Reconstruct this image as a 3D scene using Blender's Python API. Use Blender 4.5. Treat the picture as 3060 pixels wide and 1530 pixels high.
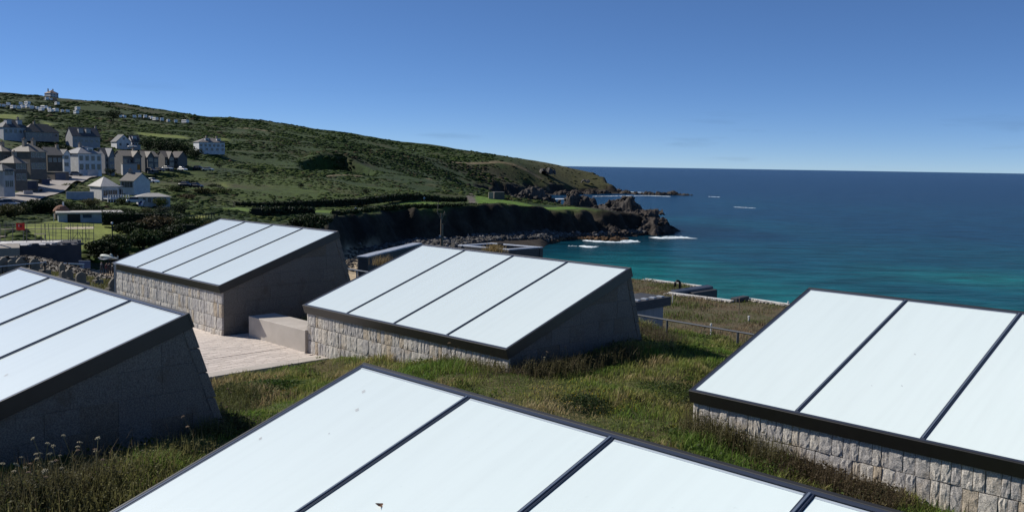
import bpy, bmesh, math, random
import numpy as np
from mathutils import Vector, Matrix
for o in list(bpy.data.objects): bpy.data.objects.remove(o)
scn = bpy.context.scene
C = scn.collection
rad = math.radians
rng = np.random.default_rng(7); random.seed(7)

# ------------------------------------------------------------------ camera
H = 26.0                      # eye height above the sea
FPX, PITCH, ROLL = 2743.5, rad(5.654), rad(-0.917)
cam = bpy.data.cameras.new('camera'); camo = bpy.data.objects.new('camera', cam); C.objects.link(camo)
cam.sensor_fit = 'HORIZONTAL'; cam.sensor_width = 36; cam.lens = 36 * FPX / 3060
cam.clip_start = .1; cam.clip_end = 120000
_f = np.array([0, math.cos(PITCH), -math.sin(PITCH)]); _r = np.array([1., 0, 0]); _d = np.cross(_f, _r)
_c, _s = math.cos(ROLL), math.sin(ROLL)
RCAM = np.array([_c * _r + _s * _d, -_s * _r + _c * _d, _f])       # right, down, forward
camo.matrix_world = Matrix(((*[RCAM[0][0], -RCAM[1][0], -RCAM[2][0]], 0), (RCAM[0][1], -RCAM[1][1], -RCAM[2][1], 0),
                            (RCAM[0][2], -RCAM[1][2], -RCAM[2][2], H), (0, 0, 0, 1)))
scn.camera = camo
# ------------------------------------------------------------------ light
SUN_AZ, SUN_EL = rad(-68), rad(38)      # azimuth from +Y, clockwise
world = bpy.data.worlds.new('World'); scn.world = world; world.use_nodes = True
nt = world.node_tree; nt.nodes.clear()
sky = nt.nodes.new('ShaderNodeTexSky'); sky.sky_type = 'NISHITA'; sky.sun_disc = False
sky.sun_elevation = SUN_EL; sky.sun_rotation = SUN_AZ
sky.altitude = 6500; sky.air_density = 0.95; sky.dust_density = 3.0; sky.ozone_density = 6.5
bg = nt.nodes.new('ShaderNodeBackground'); bg.inputs['Strength'].default_value = .15
wo = nt.nodes.new('ShaderNodeOutputWorld')
gm = nt.nodes.new('ShaderNodeGamma'); gm.inputs[1].default_value = .80
hs = nt.nodes.new('ShaderNodeHueSaturation'); hs.inputs['Saturation'].default_value = 1.12; hs.inputs['Hue'].default_value = .505
nt.links.new(sky.outputs[0], gm.inputs[0]); nt.links.new(gm.outputs[0], hs.inputs['Color'])
# faint thin cloud streaks low over the sea
wtc = nt.nodes.new('ShaderNodeTexCoord'); wmp = nt.nodes.new('ShaderNodeMapping'); wmp.inputs['Scale'].default_value = (7, 7, 60); nt.links.new(wtc.outputs['Generated'], wmp.inputs[0])
wno = nt.nodes.new('ShaderNodeTexNoise'); wno.inputs['Scale'].default_value = 1.; wno.inputs['Detail'].default_value = 5; nt.links.new(wmp.outputs[0], wno.inputs['Vector'])
wmr = nt.nodes.new('ShaderNodeMapRange'); wmr.inputs[1].default_value = .60; wmr.inputs[2].default_value = .80; wmr.inputs[3].default_value = 1; wmr.inputs[4].default_value = .80; nt.links.new(wno.outputs[0], wmr.inputs[0])
wsx = nt.nodes.new('ShaderNodeSeparateXYZ'); nt.links.new(wtc.outputs['Generated'], wsx.inputs[0])
wbd = nt.nodes.new('ShaderNodeMapRange'); wbd.inputs[1].default_value = .03; wbd.inputs[2].default_value = .09; wbd.inputs[3].default_value = 1; wbd.inputs[4].default_value = 0; nt.links.new(wsx.outputs[2], wbd.inputs[0])
wmx = nt.nodes.new('ShaderNodeMix'); wmx.data_type = 'FLOAT'; wmx.inputs[2].default_value = 1; nt.links.new(wbd.outputs[0], wmx.inputs[0]); nt.links.new(wmr.outputs[0], wmx.inputs[3])
wvm = nt.nodes.new('ShaderNodeVectorMath'); wvm.operation = 'SCALE'; nt.links.new(hs.outputs[0], wvm.inputs[0]); nt.links.new(wmx.outputs[0], wvm.inputs['Scale']); nt.links.new(wvm.outputs[0], bg.inputs[0]); nt.links.new(bg.outputs[0], wo.inputs[0])
sl = bpy.data.lights.new('sun', 'SUN'); sl.energy = 5.0; sl.angle = rad(.53); sl.color = (1, .95, .87)
suno = bpy.data.objects.new('sun', sl); C.objects.link(suno)
sd = Vector((-math.sin(SUN_AZ) * math.cos(SUN_EL), -math.cos(SUN_AZ) * math.cos(SUN_EL), -math.sin(SUN_EL)))
suno.rotation_euler = sd.to_track_quat('-Z', 'Y').to_euler(); suno.location = (-60, 20, 90)
vs = scn.view_settings; vs.view_transform = 'Standard'; vs.look = 'None'; vs.gamma = 1; vs.use_curve_mapping = False
vs.exposure = 0.0

# ------------------------------------------------------------------ helpers
def ray(sx, sy):
    return np.array([(sx - 1530) / FPX, (sy - 765) / FPX, 1.]) @ RCAM
def W(sx, sy, r):                       # world point seen at photo pixel, horizontal range r
    d = ray(sx, sy); p = d * r / math.hypot(d[0], d[1]); p[2] += H; return p
def PX(sx, r):                          # plan point
    d = ray(sx, 600); return d[:2] * r / math.hypot(d[0], d[1])
def AZ(sx, sy, z):                      # world point at height z
    d = ray(sx, sy); p = d * (z - H) / d[2]; p[2] = z; return p

def tag(o, label=None, cat=None, group=None, kind=None):
    if label: o['label'] = label
    if cat: o['category'] = cat
    if group: o['group'] = group
    if kind: o['kind'] = kind
    return o
def empty(name, loc=(0, 0, 0), rz=0, label=None, cat=None, group=None, parent=None):
    o = bpy.data.objects.new(name, None); C.objects.link(o); o.location = loc; o.rotation_euler = (0, 0, rz)
    o.empty_display_size = .2
    if parent: o.parent = parent
    return tag(o, label, cat, group)
def link(name, me, parent=None, loc=None):
    o = bpy.data.objects.new(name, me); C.objects.link(o)
    if parent is not None: o.parent = parent
    if loc is not None: o.location = loc
    return o
def npmesh(name, V, F, mat, col=None, smooth=False):
    """fast mesh from arrays; F is (n,3) or (n,4)"""
    me = bpy.data.meshes.new(name); V = np.asarray(V, np.float32); F = np.asarray(F, np.int32)
    k = F.shape[1]
    me.vertices.add(len(V)); me.vertices.foreach_set('co', V.ravel())
    me.loops.add(F.size); me.loops.foreach_set('vertex_index', F.ravel())
    me.polygons.add(len(F)); me.polygons.foreach_set('loop_start', np.arange(0, F.size, k, dtype=np.int32))
    me.polygons.foreach_set('loop_total', np.full(len(F), k, np.int32))
    if smooth: me.polygons.foreach_set('use_smooth', np.ones(len(F), bool))
    me.update(calc_edges=True)
    if col is not None:
        a = me.color_attributes.new('col', 'FLOAT_COLOR', 'POINT')
        c4 = np.ones((len(V), 4), np.float32); c4[:, :3] = col; a.data.foreach_set('color', c4.ravel())
    if mat: me.materials.append(mat)
    return me
class MB:
    def __init__(s): s.v = []; s.f = []
    def poly(s, pts): n = len(s.v); s.v += [tuple(p) for p in pts]; s.f.append(tuple(range(n, n + len(pts)))); return s
    def hexa(s, b, t):                   # 4 bottom + 4 top corners (ccw from above)
        n = len(s.v); s.v += [tuple(p) for p in b] + [tuple(p) for p in t]
        s.f += [(n + 3, n + 2, n + 1, n), (n + 4, n + 5, n + 6, n + 7)] + [(n + i, n + (i + 1) % 4, n + 4 + (i + 1) % 4, n + 4 + i) for i in range(4)]; return s
    def box(s, x0, x1, y0, y1, z0, z1):
        return s.hexa([(x0, y0, z0), (x1, y0, z0), (x1, y1, z0), (x0, y1, z0)], [(x0, y0, z1), (x1, y0, z1), (x1, y1, z1), (x0, y1, z1)])
    def prism(s, pts, ax, a, b):         # extrude 2-D polygon along axis 0/1/2 from a to b
        def p3(p, h):
            return {0: (h, p[0], p[1]), 1: (p[0], h, p[1]), 2: (p[0], p[1], h)}[ax]
        n = len(s.v); k = len(pts); s.v += [p3(p, a) for p in pts] + [p3(p, b) for p in pts]
        s.f += [tuple(range(n + k - 1, n - 1, -1)), tuple(range(n + k, n + 2 * k))] + [(n + i, n + (i + 1) % k, n + k + (i + 1) % k, n + k + i) for i in range(k)]; return s
    def tube(s, pts, r, seg=8, r2=None):
        pts = [Vector(p) for p in pts]; n0 = len(s.v); N = len(pts)
        for i, p in enumerate(pts):
            d = (pts[min(i + 1, N - 1)] - pts[max(i - 1, 0)]).normalized()
            a = Vector((0, 0, 1)) if abs(d.z) < .9 else Vector((1, 0, 0)); e1 = d.cross(a).normalized(); e2 = d.cross(e1)
            rr = r if r2 is None else r + (r2 - r) * i / (N - 1)
            for k in range(seg):
                t = 2 * math.pi * k / seg; s.v.append(tuple(p + e1 * rr * math.cos(t) + e2 * rr * math.sin(t)))
        for i in range(N - 1):
            for k in range(seg): s.f.append((n0 + i * seg + k, n0 + i * seg + (k + 1) % seg, n0 + (i + 1) * seg + (k + 1) % seg, n0 + (i + 1) * seg + k))
        s.f += [tuple(range(n0 + seg - 1, n0 - 1, -1)), tuple(range(n0 + (N - 1) * seg, n0 + N * seg))]; return s
    def mesh(s, name, mat, bevel=0, smooth=False):
        me = bpy.data.meshes.new(name); me.from_pydata(s.v, [], s.f)
        bm = bmesh.new(); bm.from_mesh(me)
        bmesh.ops.recalc_face_normals(bm, faces=bm.faces)
        if bevel: bmesh.ops.bevel(bm, geom=bm.edges[:], offset=bevel, segments=1, affect='EDGES', clamp_overlap=True)
        bm.to_mesh(me); bm.free(); me.materials.append(mat)
        if smooth: me.polygons.foreach_set('use_smooth', [True] * len(me.polygons))
        return me
    def build(s, name, mat, parent=None, bevel=0, smooth=False, loc=None): return link(name, s.mesh(name, mat, bevel, smooth), parent, loc)

ORD = ['first', 'second', 'third', 'fourth', 'fifth', 'sixth', 'seventh', 'eighth', 'ninth', 'tenth', 'eleventh', 'twelfth', 'thirteenth', 'fourteenth', 'fifteenth', 'sixteenth', 'seventeenth', 'eighteenth', 'nineteenth', 'twentieth', 'twenty-first', 'twenty-second', 'twenty-third', 'twenty-fourth', 'twenty-fifth']
# ------------------------------------------------------------------ materials
def M(name, col, rough=.8, col2=None, scale=3., detail=4., bump=0., bscale=None, rand=0., spec=.4, metal=0., stretch=None, fac=(.35, .65)):
    m = bpy.data.materials.new(name); m.use_nodes = True; n = m.node_tree.nodes; L = m.node_tree.links; b = n['Principled BSDF']
    b.inputs['Roughness'].default_value = rough; b.inputs['Metallic'].default_value = metal; b.inputs['Specular IOR Level'].default_value = spec
    tc = n.new('ShaderNodeTexCoord'); src = tc.outputs['Object']
    if stretch:
        mp = n.new('ShaderNodeMapping'); mp.inputs['Scale'].default_value = stretch; L.new(src, mp.inputs[0]); src = mp.outputs[0]
    out = None
    if col2 is not None:
        tx = n.new('ShaderNodeTexNoise'); tx.inputs['Scale'].default_value = scale; tx.inputs['Detail'].default_value = detail; L.new(src, tx.inputs['Vector'])
        mr = n.new('ShaderNodeMapRange'); mr.inputs[1].default_value = fac[0]; mr.inputs[2].default_value = fac[1]; L.new(tx.outputs[0], mr.inputs[0])
        mx = n.new('ShaderNodeMix'); mx.data_type = 'RGBA'; mx.inputs[6].default_value = (*col, 1); mx.inputs[7].default_value = (*col2, 1)
        L.new(mr.outputs[0], mx.inputs[0]); out = mx.outputs[2]
    else:
        rgb = n.new('ShaderNodeRGB'); rgb.outputs[0].default_value = (*col, 1); out = rgb.outputs[0]
    if rand:
        oi = n.new('ShaderNodeObjectInfo'); mr2 = n.new('ShaderNodeMapRange'); mr2.inputs[3].default_value = 1 - rand; mr2.inputs[4].default_value = 1 + rand; L.new(oi.outputs['Random'], mr2.inputs[0])
        vm = n.new('ShaderNodeVectorMath'); vm.operation = 'SCALE'; L.new(out, vm.inputs[0]); L.new(mr2.outputs[0], vm.inputs['Scale']); out = vm.outputs[0]
    L.new(out, b.inputs['Base Color'])
    if bump:
        t2 = n.new('ShaderNodeTexNoise'); t2.inputs['Scale'].default_value = bscale or scale; t2.inputs['Detail'].default_value = 6; L.new(src, t2.inputs['Vector'])
        bp = n.new('ShaderNodeBump'); bp.inputs['Strength'].default_value = bump; bp.inputs['Distance'].default_value = .02; L.new(t2.outputs[0], bp.inputs['Height']); L.new(bp.outputs[0], b.inputs['Normal'])
    return m
def attr_mat(name, rough=.9, trans=0., nscale=0., namt=.35, bump=0., spec=.2):
    """base colour from the 'col' attribute, modulated by noise"""
    m = bpy.data.materials.new(name); m.use_nodes = True; n = m.node_tree.nodes; L = m.node_tree.links; b = n['Principled BSDF']
    b.inputs['Roughness'].default_value = rough; b.inputs['Specular IOR Level'].default_value = spec
    a = n.new('ShaderNodeAttribute'); a.attribute_name = 'col'; out = a.outputs['Color']
    if nscale:
        tc = n.new('ShaderNodeTexCoord'); tx = n.new('ShaderNodeTexNoise'); tx.inputs['Scale'].default_value = nscale; tx.inputs['Detail'].default_value = 7; tx.inputs['Roughness'].default_value = .65
        L.new(tc.outputs['Object'], tx.inputs['Vector'])
        mr = n.new('ShaderNodeMapRange'); mr.inputs[1].default_value = .3; mr.inputs[2].default_value = .7; mr.inputs[3].default_value = 1 - namt; mr.inputs[4].default_value = 1 + namt; L.new(tx.outputs[0], mr.inputs[0])
        vm = n.new('ShaderNodeVectorMath'); vm.operation = 'SCALE'; L.new(out, vm.inputs[0]); L.new(mr.outputs[0], vm.inputs['Scale']); out = vm.outputs[0]
        if bump:
            bp = n.new('ShaderNodeBump'); bp.inputs['Strength'].default_value = bump; bp.inputs['Distance'].default_value = .5; L.new(tx.outputs[0], bp.inputs['Height']); L.new(bp.outputs[0], b.inputs['Normal'])
    L.new(out, b.inputs['Base Color'])
    if trans:
        t = n.new('ShaderNodeBsdfTranslucent'); L.new(out, t.inputs[0]); mx = n.new('ShaderNodeMixShader'); mx.inputs[0].default_value = trans
        L.new(b.outputs[0], mx.inputs[1]); L.new(t.outputs[0], mx.inputs[2]); L.new(mx.outputs[0], n['Material Output'].inputs[0])
    return m
def stone_mat(name, c1, c2, c3, rough=.85):
    """granite: per-block tone, fine speckle, rusty patches"""
    m = bpy.data.materials.new(name); m.use_nodes = True; n = m.node_tree.nodes; L = m.node_tree.links; b = n['Principled BSDF']
    b.inputs['Roughness'].default_value = rough; b.inputs['Specular IOR Level'].default_value = .3
    tc = n.new('ShaderNodeTexCoord'); oi = n.new('ShaderNodeObjectInfo')
    cr = n.new('ShaderNodeValToRGB'); e = cr.color_ramp.elements; e[0].color = (*c1, 1); e[0].position = 0; e[1].color = (*c3, 1); e[1].position = .97
    x = e.new(.42); x.color = (*c1, 1); x = e.new(.62); x.color = (*c2, 1); x = e.new(.84); x.color = (*c2, 1)
    L.new(oi.outputs['Random'], cr.inputs[0])
    geo = n.new('ShaderNodeNewGeometry')
    sp = n.new('ShaderNodeTexNoise'); sp.inputs['Scale'].default_value = 55; sp.inputs['Detail'].default_value = 3; L.new(geo.outputs['Position'], sp.inputs['Vector'])
    mr = n.new('ShaderNodeMapRange'); mr.inputs[1].default_value = .35; mr.inputs[2].default_value = .65; mr.inputs[3].default_value = .62; mr.inputs[4].default_value = 1.25; L.new(sp.outputs[0], mr.inputs[0])
    vm = n.new('ShaderNodeVectorMath'); vm.operation = 'SCALE'; L.new(cr.outputs[0], vm.inputs[0]); L.new(mr.outputs[0], vm.inputs['Scale'])
    st = n.new('ShaderNodeTexNoise'); st.inputs['Scale'].default_value = 2.2; st.inputs['Detail'].default_value = 5; L.new(geo.outputs['Position'], st.inputs['Vector'])
    m2 = n.new('ShaderNodeMapRange'); m2.inputs[1].default_value = .56; m2.inputs[2].default_value = .72; m2.inputs[4].default_value = .6; L.new(st.outputs[0], m2.inputs[0])
    mx = n.new('ShaderNodeMix'); mx.data_type = 'RGBA'; L.new(m2.outputs[0], mx.inputs[0]); L.new(vm.outputs[0], mx.inputs[6]); mx.inputs[7].default_value = (c3[0] * .7, c3[1] * .66, c3[2] * .6, 1)
    L.new(mx.outputs[2], b.inputs['Base Color'])
    bp = n.new('ShaderNodeBump'); bp.inputs['Strength'].default_value = .5; bp.inputs['Distance'].default_value = .012; L.new(sp.outputs[0], bp.inputs['Height']); L.new(bp.outputs[0], b.inputs['Normal'])
    return m
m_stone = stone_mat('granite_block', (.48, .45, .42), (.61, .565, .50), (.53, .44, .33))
m_side = stone_mat('granite_dressed_shaded', (.160, .150, .134), (.172, .161, .143), (.15, .132, .106))  # same granite as the front blocks, wall shade painted into a darker colour
m_mortar = M('mortar', (.25, .225, .195), .95, (.31, .28, .24), 8)
m_frame = M('dark_aluminium', (.016, .015, .014), .48, (.021, .020, .018), 6, spec=.65)
m_bar = M('grey_glazing_bar', (.150, .168, .205), .32, spec=.5, metal=.8)
m_cap = M('glazing_cap', (.13, .16, .21), .35, spec=.5)
m_gask = M('pale_gasket', (.42, .47, .52), .5)
m_conc = M('pale_concrete', (.43, .385, .335), .85, (.50, .45, .395), 2.2, 6, bump=.15, bscale=40)
m_pave = M('paving_granite', (.56, .49, .43), .85, (.68, .60, .53), 7, 4, rand=.12, bump=.2, bscale=50)
m_joint = M('paving_joint', (.36, .30, .25), .95)
m_slate = M('slate_wall', (.040, .042, .046), .7, (.065, .066, .068), 3, 5, stretch=(1, 1, 9), bump=.4, bscale=6)
m_lead = M('lead_flashing', (.30, .33, .37), .5, (.42, .45, .50), 5, 4, spec=.5)
m_white = M('white_paint', (.78, .77, .74), .6, (.70, .69, .66), 3)
m_black = M('black_plastic', (.012, .012, .013), .5)
m_steel = M('galvanised_steel', (.24, .26, .28), .4, (.32, .34, .36), 9, metal=.4)
m_wood = M('weathered_wood', (.16, .12, .085), .85, (.22, .17, .12), 6, stretch=(1, 1, .2))
m_glassd = M('window_glass', (.018, .022, .028), .12, spec=.6)
# frosted roof glass: white back-enamel under a glossy pane
m_glass = bpy.data.materials.new('frosted_glass'); m_glass.use_nodes = True
_b = m_glass.node_tree.nodes['Principled BSDF']
_b.inputs['Base Color'].default_value = (.78, .84, .86, 1); _b.inputs['Roughness'].default_value = .5; _b.inputs['Specular IOR Level'].default_value = .5
_b.inputs['Diffuse Roughness'].default_value = .22; _b.inputs['Coat Weight'].default_value = 1; _b.inputs['Coat Roughness'].default_value = .04; _b.inputs['Coat IOR'].default_value = 1.6
_n = m_glass.node_tree.nodes; _l = m_glass.node_tree.links
_t = _n.new('ShaderNodeTexNoise'); _t.inputs['Scale'].default_value = .35; _t.inputs['Detail'].default_value = 6
_g = _n.new('ShaderNodeNewGeometry'); _l.new(_g.outputs['Position'], _t.inputs['Vector'])
_x = _n.new('ShaderNodeMix'); _x.data_type = 'RGBA'; _x.inputs[6].default_value = (.84, .94, .905, 1); _x.inputs[7].default_value = (.88, .965, .925, 1)
_l.new(_t.outputs[0], _x.inputs[0])
# rain streaks and dust specks
_tc = _n.new('ShaderNodeTexCoord'); _mp = _n.new('ShaderNodeMapping'); _mp.inputs['Scale'].default_value = (5, .35, .35); _l.new(_tc.outputs['Object'], _mp.inputs[0])
_st = _n.new('ShaderNodeTexNoise'); _st.inputs['Scale'].default_value = 1.5; _st.inputs['Detail'].default_value = 6; _l.new(_mp.outputs[0], _st.inputs['Vector'])
_m1 = _n.new('ShaderNodeMapRange'); _m1.inputs[1].default_value = .42; _m1.inputs[2].default_value = .75; _m1.inputs[3].default_value = 1; _m1.inputs[4].default_value = .965; _l.new(_st.outputs[0], _m1.inputs[0])
_sp = _n.new('ShaderNodeTexNoise'); _sp.inputs['Scale'].default_value = 16; _sp.inputs['Detail'].default_value = 3; _l.new(_tc.outputs['Object'], _sp.inputs['Vector'])
_m2 = _n.new('ShaderNodeMapRange'); _m2.inputs[1].default_value = .70; _m2.inputs[2].default_value = .78; _m2.inputs[3].default_value = 1; _m2.inputs[4].default_value = .93; _l.new(_sp.outputs[0], _m2.inputs[0])
_mm = _n.new('ShaderNodeMath'); _mm.operation = 'MULTIPLY'; _l.new(_m1.outputs[0], _mm.inputs[0]); _l.new(_m2.outputs[0], _mm.inputs[1])
_vm = _n.new('ShaderNodeVectorMath'); _vm.operation = 'SCALE'; _l.new(_x.outputs[2], _vm.inputs[0]); _l.new(_mm.outputs[0], _vm.inputs['Scale']); _l.new(_vm.outputs[0], _b.inputs['Base Color'])

# ================================================================== TERRAIN
def tps_fit(P, z, lam):
    n = len(P); d = np.linalg.norm(P[:, None] - P[None], axis=2) / 100
    K = np.where(d > 0, d * d * np.log(np.maximum(d, 1e-9)), 0) + lam * np.eye(n)
    A = np.zeros((n + 3, n + 3)); A[:n, :n] = K; Q = np.c_[np.ones(n), P / 100]; A[:n, n:] = Q; A[n:, :n] = Q.T
    return np.linalg.solve(A, np.r_[z, 0, 0, 0])
CP = [(0, 277, 950), (154, 291, 950), (356, 306, 950), (475, 329, 950), (630, 350, 950), (760, 360, 930), (903, 388, 900), (1010, 408, 880), (1140, 438, 860),
      (1307, 463, 850), (1425, 479, 850), (1533, 488, 850), (1603, 515, 860), (1662, 521, 880), (1722, 539, 900), (1821, 557, 905), (-400, 255, 950), (-900, 245, 950),
      (0, 335, 760), (240, 342, 750), (475, 364, 760), (60, 355, 680), (150, 372, 640), (60, 415, 430), (150, 425, 430), (330, 441, 450), (500, 418, 560), (630, 453, 480),
      (700, 480, 480), (700, 420, 650), (80, 590, 235), (230, 516, 330), (420, 506, 370), (560, 502, 380), (300, 560, 270), (330, 602, 235), (460, 607, 230), (600, 560, 300),
      (300, 668, 186), (285, 725, 143), (150, 680, 172), (570, 648, 210), (700, 627, 270), (770, 657, 221), (700, 560, 320), (1003, 641, 248), (1131, 625, 280), (1300, 604, 350),
      (1300, 622, 293), (1417, 618, 305), (1510, 617, 322), (1604, 628, 330), (1666, 639, 336), (1861, 642, 365), (1417, 580, 405), (1464, 592, 400), (1600, 605, 400), (1728, 626, 350),
      (1000, 560, 340), (1000, 500, 470), (850, 520, 400), (1200, 520, 500), (1250, 560, 420), (1000, 430, 760), (850, 440, 650), (1200, 480, 680), (1324, 533, 600), (1417, 560, 650),
      (1500, 530, 780), (1573, 547, 820), (1728, 556, 880), (1400, 500, 760), (480, 722, 150), (400, 742, 140), (237, 824, 45), (100, 800, 52), (300, 812, 125), (150, 806, 125), (0, 795, 125), (560, 735, 150)]
STREET_PX = [(-60, 640, 214), (20, 622, 222), (60, 607, 231), (100, 591, 241), (135, 573, 254), (165, 557, 268), (190, 545, 282), (215, 534, 300), (245, 526, 318), (290, 523, 330)]
CP += STREET_PX
P3 = [W(*c) for c in CP]
P3 += [np.array([p[0] * 1.4, p[1] * 1.4, p[2] - 1]) for p in P3[:18]]
for sx, r, z in ((600, 38, 19.5), (1000, 48, 16.5), (1500, 55, 13), (2200, 55, 12), (3000, 55, 12), (-800, 40, 21), (-800, 150, 20), (-800, 300, 28), (-800, 600, 60), (1300, 120, 8), (900, 130, 11), (150, 62, 18.6), (300, 66, 18.0), (0, 64, 18.8), (0, 86, 12.8), (150, 88, 12.4), (300, 92, 11.9), (450, 95, 12.2), (500, 70, 17.5)):
    q = PX(sx, r); P3.append(np.array([q[0], q[1], z]))
P3 = np.array(P3)
TW = tps_fit(P3[:, :2], P3[:, 2], .01)
def tps(X):
    X = np.asarray(X, float); out = np.empty(len(X))
    for i in range(0, len(X), 20000):
        Y = X[i:i + 20000]; d = np.linalg.norm(Y[:, None] - P3[None, :, :2], axis=2) / 100
        out[i:i + 20000] = np.where(d > 0, d * d * np.log(np.maximum(d, 1e-9)), 0) @ TW[:-3] + TW[-3] + Y[:, 0] / 100 * TW[-2] + Y[:, 1] / 100 * TW[-1]
    return out
_gr = rng.normal(size=(8, 256, 256))
def vnoise(x, y, k=0):                   # tiling value noise, smooth
    g = _gr[k % 8]; xi = np.floor(x).astype(int); yi = np.floor(y).astype(int); fx = x - xi; fy = y - yi
    fx = fx * fx * (3 - 2 * fx); fy = fy * fy * (3 - 2 * fy); a = g[xi % 256, yi % 256]; b = g[(xi + 1) % 256, yi % 256]; c = g[xi % 256, (yi + 1) % 256]; d = g[(xi + 1) % 256, (yi + 1) % 256]
    return (a * (1 - fx) + b * fx) * (1 - fy) + (c * (1 - fx) + d * fx) * fy
def fbm(x, y, s, o=4, k=0):
    r = 0; a = 1.
    for i in range(o): r = r + a * vnoise(x / s + 17.3 * i, y / s - 9.1 * i, k + i); s /= 2.03; a *= .55
    return r
def inpoly(X, P):
    P = np.asarray(P); x, y = X[:, 0], X[:, 1]; c = np.zeros(len(X), bool); j = len(P) - 1
    for i in range(len(P)):
        yi, yj = P[i, 1], P[j, 1]
        if yi != yj: c ^= ((yi > y) != (yj > y)) & (x < (P[j, 0] - P[i, 0]) * (y - yi) / (yj - yi) + P[i, 0])
        j = i
    return c
def pdist(X, P, closed=True):
    P = np.asarray(P, float); n = len(P); best = np.full(len(X), 1e9)
    for i in range(n if closed else n - 1):
        a = P[i]; d = P[(i + 1) % n] - a; t = np.clip(((X - a) @ d) / (d @ d + 1e-9), 0, 1); best = np.minimum(best, np.linalg.norm(X - a - t[:, None] * d, axis=1))
    return best
def sstep(a, b, x): t = np.clip((x - a) / (b - a), 0, 1); return t * t * (3 - 2 * t)
COAST = [PX(*c) for c in ((3600, 62), (3000, 66), (2200, 70), (1500, 80), (1130, 95), (960, 125), (880, 170), (850, 205), (900, 225), (1003, 246), (1070, 262), (1131, 277), (1220, 286), (1300, 291),
        (1417, 304), (1510, 319), (1570, 325), (1604, 329), (1640, 334), (1666, 333), (1700, 343), (1735, 341), (1760, 350), (1800, 350), (1861, 362), (1930, 372), (1960, 385), (1940, 402), (1860, 418), (1760, 425), (1690, 430),
        (1600, 440), (1540, 452), (1480, 478), (1440, 500), (1380, 540), (1335, 590), (1360, 625), (1420, 660), (1480, 735), (1573, 815), (1650, 850), (1728, 878), (1765, 888), (1798, 897), (1808, 915), (1775, 960), (1700, 1250), (1300, 1600), (300, 1700), (-1500, 1700), (-3500, 1200), (-4500, 60))]
COAST += [np.array([-60., -40.]), np.array([60., -40.])]
QUARRY = [PX(*c) for c in ((895, 500), (960, 525), (1026, 535), (1090, 520), (1140, 490))]
def land(X, detail=True):
    """height of the land; X (n,2)"""
    z = tps(X); ins = inpoly(X, COAST); s = pdist(X, COAST); s = np.where(ins, s, -s)
    R = np.hypot(X[:, 0], X[:, 1])
    if detail:
        s = s + fbm(X[:, 0], X[:, 1], 14, 4, 2) * np.where(R < 600, 1.6, 4)
        z = z + fbm(X[:, 0], X[:, 1], 40, 4, 1) * .5 * sstep(120, 260, R) + fbm(X[:, 0], X[:, 1], 160, 3, 4) * 1.2 * sstep(420, 560, R)
    # old quarry: ground below the lip is cut down
    q = pdist(X, QUARRY, False); az = np.arctan2(X[:, 0], X[:, 1]); lip = np.interp(az, [math.atan2(*p) for p in QUARRY], [np.hypot(*p) for p in QUARRY])
    k = sstep(math.atan2(*QUARRY[0]) - .004, math.atan2(*QUARRY[0]) + .03, az) * sstep(math.atan2(*QUARRY[-1]) + .004, math.atan2(*QUARRY[-1]) - .05, az)
    w = sstep(lip + 1, lip - 6, R) * sstep(lip - 75, lip - 12, R)
    z = z - 17 * k * w + 5 * k * sstep(lip - 4, lip + 8, R) * sstep(lip + 90, lip + 20, R)
    cw = np.where(R < 600, 7., 9.)
    az_ = np.arctan2(X[:, 0], X[:, 1]); tip = sstep(.028, .075, az_)
    zb = 3.1 * (1 - .5 * tip) + np.minimum(0, (s + cw) * (.14 + .5 * tip))
    zb = np.where(R > 560, 1.2 + np.minimum(0, (s + cw) * .3), zb)
    t = sstep(-cw, .5, s)
    return np.maximum(zb * (1 - t) + np.maximum(z, zb) * t, -6), s
def ground(x, y): return float(land(np.array([[x, y]], float), False)[0][0])
def on(sx, r, sy=None, lift=0.):          # point on the land under photo column sx at range r
    q = PX(sx, r); return np.array([q[0], q[1], ground(*q) + lift])

# land cover polygons, in plan
def PP(*c): return np.array([PX(*p) for p in c])
LAWN_A = PP((60, 176), (150, 187), (230, 188), (320, 189), (420, 186), (400, 165), (300, 142), (230, 133), (120, 140), (30, 155))
LAWN_B = PP((520, 206), (560, 215), (640, 219), (560, 196), (535, 193))
LAWN_H = PP((1417, 405), (1425, 404), (1480, 398), (1540, 392), (1620, 376), (1720, 362), (1770, 357), (1700, 345), (1600, 334), (1500, 326), (1420, 313), (1380, 322), (1300, 322), (1200, 303), (1160, 297), (1190, 310), (1300, 337), (1380, 352), (1400, 375))
STRIP = PP((700, 262), (840, 265), (960, 272), (1080, 279), (1160, 300), (1200, 310), (1300, 340), (1390, 352), (1417, 330), (1300, 305), (1200, 294), (1100, 276), (1003, 256), (840, 246), (760, 236), (640, 240))
PATHL = PP((1412, 410), (1405, 395), (1412, 375), (1416, 355), (1416, 335), (1417, 312))
FIELDS = [PP((-60, 730), (90, 715), (75, 670), (0, 675), (-60, 680)), PP((120, 690), (180, 668), (176, 635), (125, 650)), PP((395, 610), (560, 615), (590, 575), (500, 560), (410, 570)), PP((640, 620), (700, 615), (700, 585), (650, 585)), PP((630, 340), (690, 342), (715, 318), (695, 298), (640, 300))]
TRACKS = [(PP((975, 420), (1000, 430), (1040, 440), (1075, 445)), 1.2), (PP((1190, 520), (1230, 505), (1270, 495), (1310, 470)), 1.6), (PP((1350, 800), (1420, 830), (1480, 850), (1610, 850)), 3.5), (PP((720, 800), (760, 810), (820, 800)), 4), (PP((1630, 830), (1650, 835), (1645, 850)), 2)]
STREET = np.array([W(*p)[:2] for p in STREET_PX])
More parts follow.
